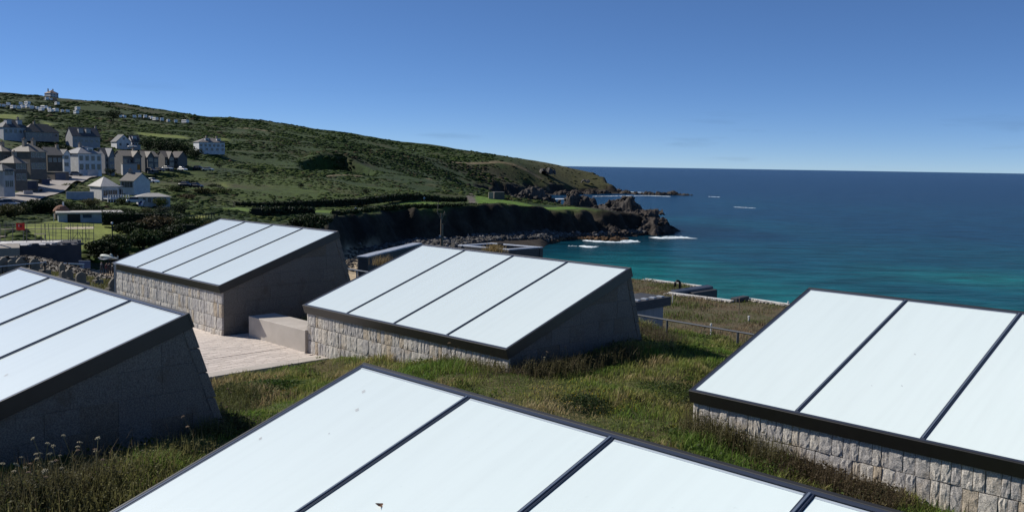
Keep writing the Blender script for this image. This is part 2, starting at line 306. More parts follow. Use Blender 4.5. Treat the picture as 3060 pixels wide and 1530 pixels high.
def build_land():
    az = np.linspace(rad(-52), rad(34), 620); rr = np.concatenate([np.linspace(34, 130, 50), np.linspace(132, 260, 70), np.linspace(261.2, 440, 165), np.linspace(442, 700, 105), np.linspace(704, 960, 75), np.linspace(970, 1600, 20)])
    A, Rr = np.meshgrid(az, rr, indexing='ij'); X = np.stack([Rr.ravel() * np.sin(A.ravel()), Rr.ravel() * np.cos(A.ravel())], 1)
    z, s = land(X); R = Rr.ravel()
    na, nr = len(az), len(rr); I = np.arange(na * nr).reshape(na, nr)
    F = np.stack([I[:-1, :-1], I[1:, :-1], I[1:, 1:], I[:-1, 1:]], -1).reshape(-1, 4)
    n1 = fbm(X[:, 0], X[:, 1], 60, 5, 0); n2 = fbm(X[:, 0], X[:, 1], 12, 4, 3); n3 = fbm(X[:, 0], X[:, 1], 150, 3, 5)
    def mixc(c, d, t): t = np.clip(t, 0, 1)[:, None]; return c * (1 - t) + np.asarray(d) * t
    col = np.tile(np.array([.028, .050, .010]), (len(X), 1))
    col = mixc(col, (.052, .078, .015), sstep(480, 320, R) * .9)               # rough grass on the lower slope
    col = mixc(col, (.021, .040, .009), sstep(-.2, .9, n1)); col = mixc(col, (.050, .040, .020), sstep(.5, 1.3, n3) * .7); col = mixc(col, (.07, .062, .027), sstep(.55, 1.4, n2) * .45)
    col = mixc(col, (.072, .066, .026), sstep(-.02, .05, A.ravel()) * sstep(780, 850, R) * .8)           # dry turf on the far point
    col = mixc(col, (.040, .050, .022), (R < 135) * 1.)
    lw = lambda P, c, w=1.5: mixc(col, c, np.where(inpoly(X, P), sstep(0, w, pdist(X, P)), 0))
    for fp in FIELDS: col = lw(fp, (.14, .17, .035), 6)
    col = lw(STRIP, (.095, .150, .024)); col = lw(LAWN_H, (.090, .160, .024), 2); col = lw(LAWN_A, (.17, .20, .040)); col = lw(LAWN_B, (.24, .25, .060))
    col = mixc(col, (.12, .105, .09), sstep(1.9, 1.3, pdist(X, PATHL, False)))
    for tp, w in TRACKS: col = mixc(col, (.22, .165, .10), sstep(w * 1.3, w * .5, pdist(X, tp, False) + n2 * .3) * .8)
    # cliffs and beach
    rock = np.array([.032, .026, .019])[None] * (1 + .35 * n2[:, None]); t = sstep(1.2, -1.5, s + n2 * .8)[:, None]; col = col * (1 - t) + rock * t
    bt = sstep(-5.5, -9, s) * (R < 560)
    sand = sstep(1010, 1040, 1530 + FPX * np.tan(A.ravel())) * sstep(1150, 1090, 1530 + FPX * np.tan(A.ravel())) * (R < 262)
    col = mixc(col, (.042, .034, .027), bt); col = mixc(col, (.46, .36, .23), sand * sstep(-4, -7, s))
    # hewn cliff roughness
    cl = np.exp(-((s + 3) / 3.2) ** 2); z = z + cl * fbm(X[:, 0], X[:, 1], 5, 3, 6) * 1.1
    me = npmesh('hillside', np.c_[X, z], F, attr_mat('land', .95, nscale=.35, namt=.5, bump=.9), np.clip(col, .004, 1), True)
    tag(link('hillside', me), kind='structure')
build_land()

# ================================================================== SEA
def build_sea():
    m = bpy.data.materials.new('sea_water'); m.use_nodes = True; n = m.node_tree.nodes; L = m.node_tree.links; b = n['Principled BSDF']
    b.inputs['Roughness'].default_value = .22; b.inputs['IOR'].default_value = 1.33; b.inputs['Specular IOR Level'].default_value = .008
    a = n.new('ShaderNodeAttribute'); a.attribute_name = 'col'
    geo = n.new('ShaderNodeNewGeometry')
    mp = n.new('ShaderNodeMapping'); mp.inputs['Scale'].default_value = (.10, .26, .05); mp.inputs['Rotation'].default_value = (0, 0, rad(-12)); L.new(geo.outputs['Position'], mp.inputs[0])
    big = n.new('ShaderNodeTexNoise'); big.inputs['Scale'].default_value = .55; big.inputs['Detail'].default_value = 9; big.inputs['Roughness'].default_value = .68; L.new(mp.outputs[0], big.inputs['Vector'])
    mr = n.new('ShaderNodeMapRange'); mr.inputs[1].default_value = .33; mr.inputs[2].default_value = .67; mr.inputs[3].default_value = .42; mr.inputs[4].default_value = 1.42; L.new(big.outputs[0], mr.inputs[0])
    vm = n.new('ShaderNodeVectorMath'); vm.operation = 'SCALE'; L.new(a.outputs['Color'], vm.inputs[0]); L.new(mr.outputs[0], vm.inputs['Scale']); L.new(vm.outputs[0], b.inputs['Base Color'])
    mp2 = n.new('ShaderNodeMapping'); mp2.inputs['Scale'].default_value = (.12, .35, .2); mp2.inputs['Rotation'].default_value = (0, 0, rad(-12)); L.new(geo.outputs['Position'], mp2.inputs[0])
    w = n.new('ShaderNodeTexNoise'); w.inputs['Scale'].default_value = 1.; w.inputs['Detail'].default_value = 8; w.inputs['Roughness'].default_value = .6; L.new(mp2.outputs[0], w.inputs['Vector'])
    bp = n.new('ShaderNodeBump'); bp.inputs['Strength'].default_value = .8; bp.inputs['Distance'].default_value = .9; L.new(w.outputs[0], bp.inputs['Height']); L.new(bp.outputs[0], b.inputs['Normal'])
    az = np.linspace(rad(-60), rad(60), 160); rr = np.concatenate([np.linspace(70, 500, 130), np.geomspace(510, 60000, 70)])
    A, R = np.meshgrid(az, rr, indexing='ij'); A = A.ravel(); R = R.ravel(); X = np.stack([R * np.sin(A), R * np.cos(A)], 1)
    sd_ = pdist(X, COAST)
    # depth tints: turquoise over sand in the bay, teal, then deep blue
    k = np.array([[.012, .185, .160], [.008, .125, .122], [.005, .062, .092], [.005, .042, .084], [.005, .030, .074], [.008, .032, .080]]); d = np.array([150, 215, 300, 480, 1100, 4000.])
    dd = R * (1 + .18 * fbm(X[:, 0], X[:, 1], 90, 3, 2) * (R < 900)) + np.clip((330 - R), 0, 99) * 0
    col = np.stack([np.interp(dd, d, k[:, i]) for i in range(3)], 1)
    weed = sstep(60, 8, sd_) * (R > 250) * sstep(900, 500, R); col = col * (1 - .5 * weed[:, None])
    na, nr = len(az), len(rr); I = np.arange(na * nr).reshape(na, nr); F = np.stack([I[:-1, :-1], I[1:, :-1], I[1:, 1:], I[:-1, 1:]], -1).reshape(-1, 4)
    tag(link('sea', npmesh('sea', np.c_[X, np.zeros(len(X))], F, m, col, True)), kind='structure')
build_sea()

# ================================================================== ROOF GARDEN + ROOFLIGHTS
S = 1.25
YAW = rad(135.2)
U = np.array([math.sin(YAW), math.cos(YAW)]); Vh = np.array([-U[1], U[0]])          # eave direction, up-slope direction (plan)
TH = rad(19.18); LG = 3.336 * S; PW = 1.5 * S; WD = 4 * PW; GZ = H - 2.89 * S
BOX = {'A': (-10.27, 12.67), 'B': (-10.81, 24.72), 'C': (-4.30, 18.86), 'D': (-3.61, 6.22), 'E': (2.41, 11.97)}
BOX = {k: np.array(v) * S for k, v in BOX.items()}
BZ = {'A': -2.89, 'B': -2.80, 'C': -2.95, 'D': -2.97, 'E': -2.93}
PZ = H - 3.95 * S                                                                     # plaza level
def fitp(x, y): return np.array([x, y]) * S
CT, ST = math.cos(TH), math.sin(TH)
def Q(x, t, n): return (x, t * CT - n * ST, t * ST + n * CT)
def qbox(mb, x0, x1, t0, t1, n0, n1):
    return mb.hexa([Q(x0, t0, n0), Q(x1, t0, n0), Q(x1, t1, n0), Q(x0, t1, n0)], [Q(x0, t0, n1), Q(x1, t0, n1), Q(x1, t1, n1), Q(x0, t1, n1)])
FH = .225
meshes = {}
for i in range(4):
    meshes['pane%d' % i] = qbox(MB(), i * PW + .035 + .005, (i + 1) * PW - .035 - .005, .045, LG - .05, -.04, -.012).mesh('glass_pane', m_glass)
meshes['bar'] = qbox(MB(), -.034, .034, .04, LG - .045, -.05, .004).mesh('glazing_bar', m_bar, .004)
meshes['cap'] = qbox(MB(), -.010, .012, .05, LG - .05, .0045, .016).mesh('cap_strip', m_cap, .003)
meshes['f_front'] = qbox(MB(), -.035, WD + .035, -.04, 0, -FH, .002).mesh('fascia', m_frame, .004)
meshes['f_back'] = qbox(MB(), -.035, WD + .035, LG, LG + .04, -FH, .002).mesh('fascia', m_frame, .004)
meshes['f_left'] = qbox(MB(), -.035, 0, .001, LG - .001, -FH, .0).mesh('fascia', m_frame, .004)
meshes['f_right'] = qbox(MB(), WD, WD + .035, .001, LG - .001, -FH, .0).mesh('fascia', m_frame, .004)
rim = MB(); qbox(rim, .002, WD - .002, .002, .040, -.06, -.002); qbox(rim, .002, WD - .002, LG - .040, LG - .002, -.06, -.002); qbox(rim, .002, .034, .044, LG - .044, -.06, -.002); qbox(rim, WD - .034, WD - .002, .044, LG - .044, -.06, -.002)
meshes['rim'] = rim.mesh('rim', m_bar)
for i in range(4):
    meshes['gask%d' % i] = qbox(MB(), i * PW + .045, (i + 1) * PW - .045, LG - .076, LG - .052, -.03, -.008).mesh('gasket', m_gask)
meshes['gaskl'] = qbox(MB(), .037, .052, .05, LG - .08, -.03, -.008).mesh('gasket', m_cap)
WB = -1.75                       # wall foot, local
YF = .115; XR = WD - .02         # faces of the stone skins
yb = lambda z: (LG - .02) * CT + (ST * LG - z) * (ST / CT) * .95      # back face (leans out downwards)
ztop = lambda y: (y) * (ST / CT) - (FH - .015) / CT
core = MB(); core.prism([(YF, WB), (yb(WB) - .05, WB), (yb(LG * ST - .25) - .05, ztop(yb(LG * ST - .25) - .05)), (YF, ztop(YF))], 0, .04, XR - .035)
meshes['core'] = core.mesh('wall_core', m_mortar)
def rough_stone(seed):
    """unit rock-faced block: x 0..1, z 0..1, face at y = 0 bulging to -1 (unit = 1 cm scale applied later)"""
    r = np.random.default_rng(seed); nx, nz = 5, 6; V = []; F = []
    for j in range(nz):
        for i in range(nx):
            e = (i in (0, nx - 1)) + (j in (0, nz - 1)); x = i / (nx - 1); z = j / (nz - 1)
            y = -r.uniform(.25, .95) if e == 0 else (-r.uniform(.0, .5) if e == 1 else -r.uniform(-.1, .2))
            if 0 < i < nx - 1: x += r.uniform(-.07, .07)
            else: x += (.012 - x * .024) + r.uniform(-.008, .008)
            if 0 < j < nz - 1: z += r.uniform(-.05, .05)
            else: z += (.01 - z * .02) + r.uniform(-.008, .008)
            V.append((x, y, z))
    for j in range(nz - 1):
        for i in range(nx - 1): a = j * nx + i; F.append((a, a + 1, a + nx + 1, a + nx))
    ring = [i for i in range(nx)] + [j * nx + nx - 1 for j in range(1, nz)] + [(nz - 1) * nx + i for i in range(nx - 2, -1, -1)] + [j * nx for j in range(nz - 2, 0, -1)]
    n0 = len(V)
    for k in ring: V.append((V[k][0], 3.2, V[k][2]))
    for k in range(len(ring)): a, b = ring[k], ring[(k + 1) % len(ring)]; F.append((a, n0 + k, n0 + (k + 1) % len(ring), b))
    me = bpy.data.meshes.new('stone'); me.from_pydata(V, [], F); me.materials.append(m_stone); return me
STONES = [rough_stone(100 + i) for i in range(14)]
COURSES = [.33, .38, .36, .33, .30]
def front_stones(parent, seed):
    r = random.Random(seed); z = -FH / CT + .02
    for ci, h in enumerate(COURSES):
        z1 = z; z0 = z - h; x = .0
        while x < WD - .01:
            w = r.choice((.12, .14, .16, .18, .20, .24)) if ci else r.choice((.11, .13, .15, .17, .2))
            if WD - x - w < .10: w = WD - x
            zz = z0 + r.uniform(-.035, .035) * (ci < 4); hh = z1 - zz if ci == 0 else h + (z0 - zz)
            o = link('stone', r.choice(STONES), parent); o.location = (x + .004, YF - .03 + r.uniform(-.008, .008), z0 + .004 + (0 if ci == 4 else r.uniform(-.006, .01)))
            o.scale = (w - .006, .017, h - .006)
            x += w
        z = z0
def clip(poly, f):                # keep f(p) <= 0
    out = []
    for i in range(len(poly)):
        a, b = poly[i], poly[(i + 1) % len(poly)]; fa, fb = f(a), f(b)
        if fa <= 0: out.append(a)
        if (fa < 0) != (fb < 0): t = fa / (fa - fb); out.append((a[0] + (b[0] - a[0]) * t, a[1] + (b[1] - a[1]) * t))
    return out
def side_blocks(seed):
    r = random.Random(seed); res = []; z = LG * ST; hs = [.36, .38, .40, .36, .38, .36, .36, .36, .36]
    for h in hs:
        y = YF + .02 - r.uniform(0, .3)
        while y < yb(WB):
            w = r.uniform(.35, .7); p = [(y + .0015, z - h + .0015), (y + w - .0015, z - h + .0015), (y + w - .0015, z - .0015), (y + .0015, z - .0015)]
            p = clip(p, lambda q: q[1] - ztop(q[0])); p = clip(p, lambda q: q[0] - yb(q[1]) + .03) if len(p) > 2 else p; p = clip(p, lambda q: YF + .004 - q[0]) if len(p) > 2 else p; p = clip(p, lambda q: WB - q[1]) if len(p) > 2 else p
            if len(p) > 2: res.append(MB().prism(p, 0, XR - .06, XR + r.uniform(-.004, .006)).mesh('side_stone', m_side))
            y += w
        z -= h
    return res
SIDE = side_blocks(5)
def back_blocks(seed):
    r = random.Random(seed); res = []; z = LG * ST - .18; hs = [.36, .38, .40, .36, .38, .36, .36, .36]
    for h in hs:
        x = 0
        while x < WD - .02:
            w = min(r.uniform(.5, .9), WD - x); o = r.uniform(-.02, .05); e = .0 if x + w < WD - .02 else .0
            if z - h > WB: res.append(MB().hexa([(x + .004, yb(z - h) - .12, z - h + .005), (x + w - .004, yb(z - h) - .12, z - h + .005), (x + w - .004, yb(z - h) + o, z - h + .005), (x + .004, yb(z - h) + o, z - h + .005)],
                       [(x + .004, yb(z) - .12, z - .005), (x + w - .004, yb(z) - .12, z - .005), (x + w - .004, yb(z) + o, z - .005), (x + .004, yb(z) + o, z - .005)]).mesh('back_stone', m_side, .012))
            x += w
        z -= h
    return res
BACK = back_blocks(8)
LABELS = {'A': 'sloping frosted-glass rooflight at the left edge with a long shaded side wall',
          'B': 'farthest sloping frosted-glass rooflight on a granite base beside the paved terrace',
          'C': 'central sloping frosted-glass rooflight with granite front wall, beyond the nearest one',
          'D': 'nearest frosted-glass rooflight cut off by the bottom of the picture',
          'E': 'frosted-glass rooflight at the right edge above a rough granite block wall'}
for k in 'ABCDE':
    t = empty('rooflight', (*BOX[k], H + BZ[k] * S), math.atan2(U[1], U[0]), LABELS[k], 'rooflight', 'rooflights on the grassy roof')
    link('wall_core', meshes['core'], t)
    for i in range(4): link('glass_pane', meshes['pane%d' % i], t)
    for i in range(1, 4):
        b = link('glazing_bar', meshes['bar'], t, (i * PW, 0, 0)); link('cap_strip', meshes['cap'], b)
    for s_ in ('front', 'back', 'left', 'right'): link('fascia', meshes['f_' + s_], t)
    rm = link('rim', meshes['rim'], t)
    for i in range(4): link('gasket', meshes['gask%d' % i], rm)
    link('gasket', meshes['gaskl'], rm)
    if k in 'BCE': front_stones(t, ord(k))
    if k in 'ABC':
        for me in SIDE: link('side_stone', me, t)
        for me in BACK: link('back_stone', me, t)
    if k in 'CD':
        pass
    # bird marks and smears on the glass
    MK = {'D': [(.55, 3.75, .05), (.83, 3.45, .05), (2.35, 1.9, .045), (2.65, 1.85, .06), (.5, 1.15, .05), (.25, 2.6, .04), (.95, 3.0, .02), (1.2, 1.0, .05)], 'E': [(2.75, 2.3, .035), (2.55, 1.15, .02), (2.95, 1.3, .03)], 'A': [(6.5, 1.9, .06), (6.1, 1.7, .03)]}.get(k, [])
    for (x, tt, sz) in MK:
        sz *= .62
        for q_ in range(2):
            mb = MB(); ox, ot = x + q_ * sz * .9, tt - q_ * sz * .5; pts = [Q(ox + sz * .45 * math.cos(a_) * random.uniform(.85, 1.1), ot + sz * .8 * math.sin(a_) * random.uniform(.85, 1.1), -.0105) for a_ in np.linspace(0, 2 * math.pi, 15)[:-1]]
            mb.poly(pts); mb.poly([Q(*p) for p in ()]) if False else None
            mb.build('dirt_mark', M('dirt_mark', (.52, .55, .55), .8) if 'dirt_mark' not in bpy.data.materials else bpy.data.materials['dirt_mark'], t)

# ---- plaza between the rooflights
def lf(o, a, b): return o + U * a + Vh * b                       # plan point from origin along eave / slope
Bc = BOX['B'] + U * WD; Cc = BOX['C'].copy()
K0 = fitp(-5.45, 16.55); K1 = K0 + Vh * 4.1                      # kerb outer edge
def plan_poly(pts, z0, z1, name, mat, parent=None, bevel=0): return MB().prism([tuple(p) for p in pts], 2, z0, z1).build(name, mat, parent, bevel)
# bed
bed = plan_poly([K0 - Vh * 4 + U * -.02, K1 + U * -.02, K1 - U * 6, K0 - Vh * 4 - U * 6], PZ - .4, PZ - .022, 'terrace', m_joint); tag(bed, kind='structure')
pst = [MB().hexa([(.004, .004, 0), (.996, .004, 0), (.996, .996, 0), (.004, .996, 0)], [(.012, .03, 1), (.988, .04, 1), (.99, .96, 1), (.01, .97, 1)]).mesh('paving_stone', m_pave) for _ in range(1)]
rr_ = random.Random(3); nst = 0; row = 0; d = .442; MORE = MB()
RZ = math.atan2(Vh[1], Vh[0])
PAR0 = fitp(-5.65, 20.08); dpar = float((PAR0 - K0) @ Vh)
while d < 6.2:
    w = rr_.choice((.10, .115, .13)); a = rr_.uniform(-.5, 0) + .1 + max(0, d - 2.2) * .55
    while a < 4.3:
        l = rr_.uniform(.20, .44); p0 = K0 - U * d + Vh * a; mid = p0 + Vh * l / 2 - U * w / 2
        # keep the stones on the terrace: in front of the far rooflight and the bench wall, left of the central rooflight
        lb = (mid - BOX['B']) ; inB = float(lb @ Vh) > .2 and 0 < float(lb @ U) < WD + .05
        lc = (mid - BOX['C']); inC = float(lc @ Vh) > .05 and float(lc @ U) > -.02
        inP = float((mid - PAR0) @ Vh) > .38 and float(lb @ U) > WD - .1
        if not (inB or inC or inP) and nst >= 299:
            q4 = [p0 + Vh * x_ - U * y_ for x_, y_ in ((.004, .004), (l - .006, .004), (l - .006, w - .007), (.004, w - .007))]; MORE.hexa([(*q, PZ - .03) for q in q4], [(*q, PZ - .002) for q in q4])
        if not (inB or inC or inP) and nst < 299:
            o = link('paving_stone', pst[0], bed); o.location = (*p0, PZ - .03); o.rotation_euler = (0, 0, RZ); o.scale = (l - .008, w - .009, .03 + rr_.uniform(-.003, .002)); nst += 1
        a += l
    d += w
    if abs(d - 1.75) < .06: d += .05
if MORE.v: tag(MORE.build('paving_field', m_pave, bed), kind='stuff')
# kerb slabs
a = -3.0
for l in (1.5, 1.5, 1.5, 1.25, 1.2, 1.15):
    o = MB().box(0, l - .008, 0, .44, -.25, 0).build('kerb_slab', m_conc, bed, .008); o.location = (*(K0 + Vh * a), PZ + .004); o.rotation_euler = (0, 0, RZ); a += l
# concrete bench wall
pw_h = .49 * S - .03
bl = float((BOX['C'] - (PAR0 - U * .62)) @ U) + .05
o = MB().box(0, bl, .12, .95, -.1, pw_h).build('bench_wall', m_conc, None, .012); o.location = (*(PAR0 - U * .62), PZ); o.rotation_euler = (0, 0, math.atan2(U[1], U[0]))
tag(o, 'low pale concrete bench wall between the two rooflights on the terrace', 'wall')

# ---- garden soil
def in_box(X, k, g=.0):
    l = X - BOX[k]; a = l @ U; b = l @ Vh; return (a > .02 - g) & (a < WD - .02 + g) & (b > .06 - g) & (b < LG * CT + .25 + g)
RAIL0, RAIL1 = AZ(1905, 941, H - 3.24 * S)[:2], AZ(2260, 1001, H - 3.24 * S)[:2]
GC = np.array([(-10.27, 12.67, -3.6), (-3.6, 17.2, -4.03), (-5.3, 15.6, -4.03), (-4.5, 17.0, -4.06), (-3.2, 17.6, -3.78), (-2.3, 16.8, -3.62), (-.9, 15.4, -3.42), (0, 14.5, -3.33), (.8, 14.6, -3.36), (2.0, 16, -3.28), (3, 16.5, -3.34), (2.4, 11.9, -3.45), (3.5, 10.8, -3.62), (4.8, 9.6, -3.68),
     (-1.4, 10.8, -3.5), (1, 10.5, -3.45), (2, 9, -3.55), (4, 7, -3.7), (-3.5, 11.3, -3.32), (-4.6, 10.2, -3.36), (-6.2, 8.8, -3.38), (-5.0, 7.6, -3.08), (-4, 8.8, -3.06), (-4.5, 8.2, -3.06), (-3.3, 9.5, -3.12), (-2.7, 10.1, -3.25), (-5.9, 6.6, -3.1), (-6.8, 5.6, -3.1), (-4.6, 9.2, -3.22), (-5.6, 8.2, -3.22), (-4, 13.5, -3.7), (-2.5, 13, -3.55), (-4.9, 12.6, -3.55), (2.8, 20, -3.55), (4.7, 18, -3.55), (0, 22, -3.5), (-3, 22.5, -3.35), (-4.5, 21.3, -3.42), (-3.8, 20.3, -3.5), (-4, 25, -3.4), (7, 15, -3.5), (9, 12, -3.5), (-9, 6, -3.5), (-7, 3, -3.6), (-2, 3, -3.6), (5, 3, -3.8), (10, 5, -3.8), (-12, 18, -4.3), (-9, 16, -4.3), (-14, 25, -4.2)])
def gtps(X):
    d = np.linalg.norm(X[:, None] / S - GC[None, :, :2], axis=2); w = 1 / (d + .25) ** 3; return H + S * (w @ GC[:, 2]) / w.sum(1)
def garden_z(X):
    z = gtps(X) + .035 * fbm(X[:, 0], X[:, 1], .9, 3, 1)
    l = X - K0; a = l @ U; b = l @ Vh
    z = np.minimum(z, np.where(a < .9, PZ - .13 + np.clip(a, 0, 1) * .45 + np.maximum(b - 3.2, 0) * .2, 99)) if True else z
    on_terr = (a < -.015) & (((X - PAR0) @ Vh < .3) | (((X - Bc) @ U) < 0))
    return np.where(on_terr, PZ - .35, z), on_terr
def garden_edge(X):              # inside the planted upper roof
    d_ = RAIL1 - RAIL0; nrm = np.array([-d_[1], d_[0]]) / np.hypot(*d_); nrm = nrm if nrm[1] > 0 else -nrm
    return (X - RAIL0) @ nrm < .55
m_soil = attr_mat('garden_soil', .95, nscale=3, namt=.4)
def build_garden():
    gx = np.arange(-17, 15, .16); gy = np.arange(.5, 34, .16); A, B = np.meshgrid(gx, gy, indexing='ij'); X = np.stack([A.ravel(), B.ravel()], 1)
    z, ot = garden_z(X); e = garden_edge(X); z = np.where(e, z, z - 2.5)
    n = fbm(X[:, 0], X[:, 1], 1.2, 4, 0); t = np.clip(.5 + .4 * n, 0, 1)[:, None]
    col = np.array([.060, .075, .022]) * (1 - t) + np.array([.085, .072, .032]) * t
    I = np.arange(len(X)).reshape(len(gx), len(gy)); F = np.stack([I[:-1, :-1], I[1:, :-1], I[1:, 1:], I[:-1, 1:]], -1).reshape(-1, 4)
    tag(link('roof_garden', npmesh('roof_garden', np.c_[X, z], F, m_soil, col, True)), kind='structure')
build_garden()
m_grass = attr_mat('grass_blades', .7, trans=.4, spec=.25)
def blades(X, z, h, w, lean, col, az=None, segs=2):
    """tapered bent blades as triangles strips: 5 verts / 3 tris each"""
    n = len(X); az = rng.uniform(0, 2 * np.pi, n) if az is None else az
    d = np.stack([np.cos(az), np.sin(az)], 1); p = np.stack([-d[:, 1], d[:, 0]], 1)
    V = np.zeros((n, 5, 3), np.float32)
    for k, (f, g, ww) in enumerate(((0, 0, 1), (0, 0, -1), (.55, .3, .8), (.55, .3, -.8), (1, 1, 0))):
        V[:, k, :2] = X + d * (lean * h * g)[:, None] + p * (w * ww * .5)[:, None]; V[:, k, 2] = z + h * f * np.sqrt(np.maximum(1 - (lean * g * .7) ** 2, .1))
    b = np.arange(n)[:, None] * 5; F = (b[:, None] + np.array([[0, 1, 3], [0, 3, 2], [2, 3, 4]])[None]).reshape(-1, 3)
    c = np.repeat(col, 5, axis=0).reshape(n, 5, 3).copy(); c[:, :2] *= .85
    return V.reshape(-1, 3), F, c.reshape(-1, 3)
def join(parts):
    V = []; F = []; Cc_ = []; k = 0
    for v, f, c in parts: V.append(v); F.append(f + k); Cc_.append(c); k += len(v)
    return np.concatenate(V), np.concatenate(F), np.concatenate(Cc_)
def grass_cols(X, n, seed=0):
    a = fbm(X[:, 0], X[:, 1], 1.6, 4, 2 + seed); b = fbm(X[:, 0], X[:, 1], .6, 3, 5); r = rng.random(n)
    green = np.array([.155, .25, .040]); olive = np.array([.27, .29, .072]); dry = np.array([.44, .355, .18]); brown = np.array([.19, .115, .07])
    t = np.clip(.24 + .38 * a + .24 * b + rng.normal(0, .15, n), 0, 1)
    c = np.where((t < .5)[:, None], green + (olive - green) * (t / .5)[:, None], olive + (dry - olive) * ((t - .5) / .5)[:, None])
    k = (r < .06) & (t > .5); c[k] = brown
    return c * rng.uniform(.65, 1.25, (n, 1)), t
def visible_pt(X): # keep the part of the garden the place shows from around here
    return (X[:, 1] > 3) & (X[:, 1] < 33)
def build_grass():
    n = 620000; X = np.stack([rng.uniform(-13, 12.5, n), rng.uniform(4.5, 32, n)], 1)
    az = np.arctan2(X[:, 0], X[:, 1]); R = np.hypot(X[:, 0], X[:, 1])
    keep = (np.abs(az) < rad(36)) & garden_edge(X); X = X[keep]
    for k in BOX: X = X[~in_box(X, k)]
    z, ot = garden_z(X); l = X - K0
    X = X[~ot]; z = z[~ot]; l = X - K0
    keep = ~(((l @ U) < .03) & (((X - PAR0) @ Vh) < .9)); X = X[keep]; z = z[keep]
    # clear of the bench wall
    lp = X - (PAR0 - U * .62); keep = ~(((lp @ U) > 0) & ((lp @ U) < 3.2) & ((lp @ Vh) > 0) & ((lp @ Vh) < .87)); X = X[keep]; z = z[keep]
    n = len(X); c, t = grass_cols(X, n); R = np.hypot(X[:, 0], X[:, 1])
    tall = fbm(X[:, 0], X[:, 1], 1.1, 3, 4)
    h = np.clip(.06 + .055 * tall + .04 * t, .03, .24) * rng.uniform(.5, 1.6, n); w = rng.uniform(.006, .012, n) * (1 + R / 45)
    lk = X - K0; near_kerb = ((lk @ U) < .8) & ((lk @ U) > -.1); h = np.where(near_kerb, h * .7, h)
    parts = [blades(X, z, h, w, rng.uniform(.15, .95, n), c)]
    # wispy tall flowering grass, gathered against the walls
    m = 16000; Y = np.stack([rng.uniform(-13, 12.5, m), rng.uniform(5, 30, m)], 1); Y = Y[(np.abs(np.arctan2(Y[:, 0], Y[:, 1])) < rad(34)) & garden_edge(Y)]
    nearw = np.zeros(len(Y), bool); ins = np.zeros(len(Y), bool)
    for k in BOX: nearw |= in_box(Y, k, .9); ins |= in_box(Y, k, .03)
    zz, ot = garden_z(Y); tl = fbm(Y[:, 0], Y[:, 1], 1.5, 3, 6)
    lk = Y - K0; keep = ~ins & ~ot & ((nearw & (rng.random(len(Y)) < .75)) | (tl > .7)) & ((lk @ U) > .6); Y = Y[keep]; zz = zz[keep]; m = len(Y)
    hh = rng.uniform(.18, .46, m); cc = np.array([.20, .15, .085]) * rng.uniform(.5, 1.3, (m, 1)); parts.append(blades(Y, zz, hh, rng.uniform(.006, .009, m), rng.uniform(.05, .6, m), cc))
    V, F, Cc_ = join(parts)
    tag(link('roof_grass', npmesh('roof_grass', V, F, m_grass, Cc_)), 'short mixed green and straw coloured grass covering the planted roof', 'grass', kind='stuff')
    # low leafy herbs: small broad leaves in rosettes
    m = 5200; Y = np.stack([rng.uniform(-13, 12.5, m), rng.uniform(5, 24, m)], 1); ins = np.zeros(m, bool)
    for k in BOX: ins |= in_box(Y, k, .08)
    zz, ot = garden_z(Y); tl = fbm(Y[:, 0], Y[:, 1], 1.3, 3, 3); lk = Y - K0
    keep = ~ins & ~ot & (tl > .35) & garden_edge(Y) & ((lk @ U) > .35) & (np.abs(np.arctan2(Y[:, 0], Y[:, 1])) < rad(34)); Y = Y[keep]; zz = zz[keep]; m = len(Y); L_ = 16
    Yl = np.repeat(Y, L_, 0) + rng.normal(0, .075, (m * L_, 2)); zl = np.repeat(zz, L_) + rng.uniform(.01, .13, m * L_)
    g = np.repeat(rng.random((m, 1)), L_, 0); cl = (np.array([.060, .105, .020]) * (1 - g) + np.array([.11, .14, .035]) * g) * rng.uniform(.6, 1.3, (m * L_, 1))
    V, F, Cc_ = leaves(np.c_[Yl, zl], rng.uniform(.02, .042, m * L_), cl)
    tag(link('roof_herbs', npmesh('roof_herbs', V, F, m_grass, Cc_)), 'low green leafy herbs among the roof grass', 'herbs', kind='stuff')
def leaves(P, s, col, flat=.5):
    n = len(P); a = rng.normal(size=(n, 3)); a[:, 2] *= flat; a /= np.linalg.norm(a, axis=1)[:, None]; b = rng.normal(size=(n, 3)); b -= a * (a * b).sum(1)[:, None]; b /= np.linalg.norm(b, axis=1)[:, None]
    V = np.stack([P - a * s[:, None], P - b * (s * .55)[:, None], P + a * s[:, None], P + b * (s * .55)[:, None]], 1).reshape(-1, 3)
    q = np.arange(n)[:, None] * 4; F = np.concatenate([q + np.array([[0, 1, 2]]), q + np.array([[0, 2, 3]])])
    return V.astype(np.float32), F, np.repeat(col, 4, 0)
build_grass()

# ================================================================== PARTS OF THE MUSEUM AROUND THE GARDEN
FZ = lambda z: H + z * S
uvr = math.atan2(U[1], U[0])
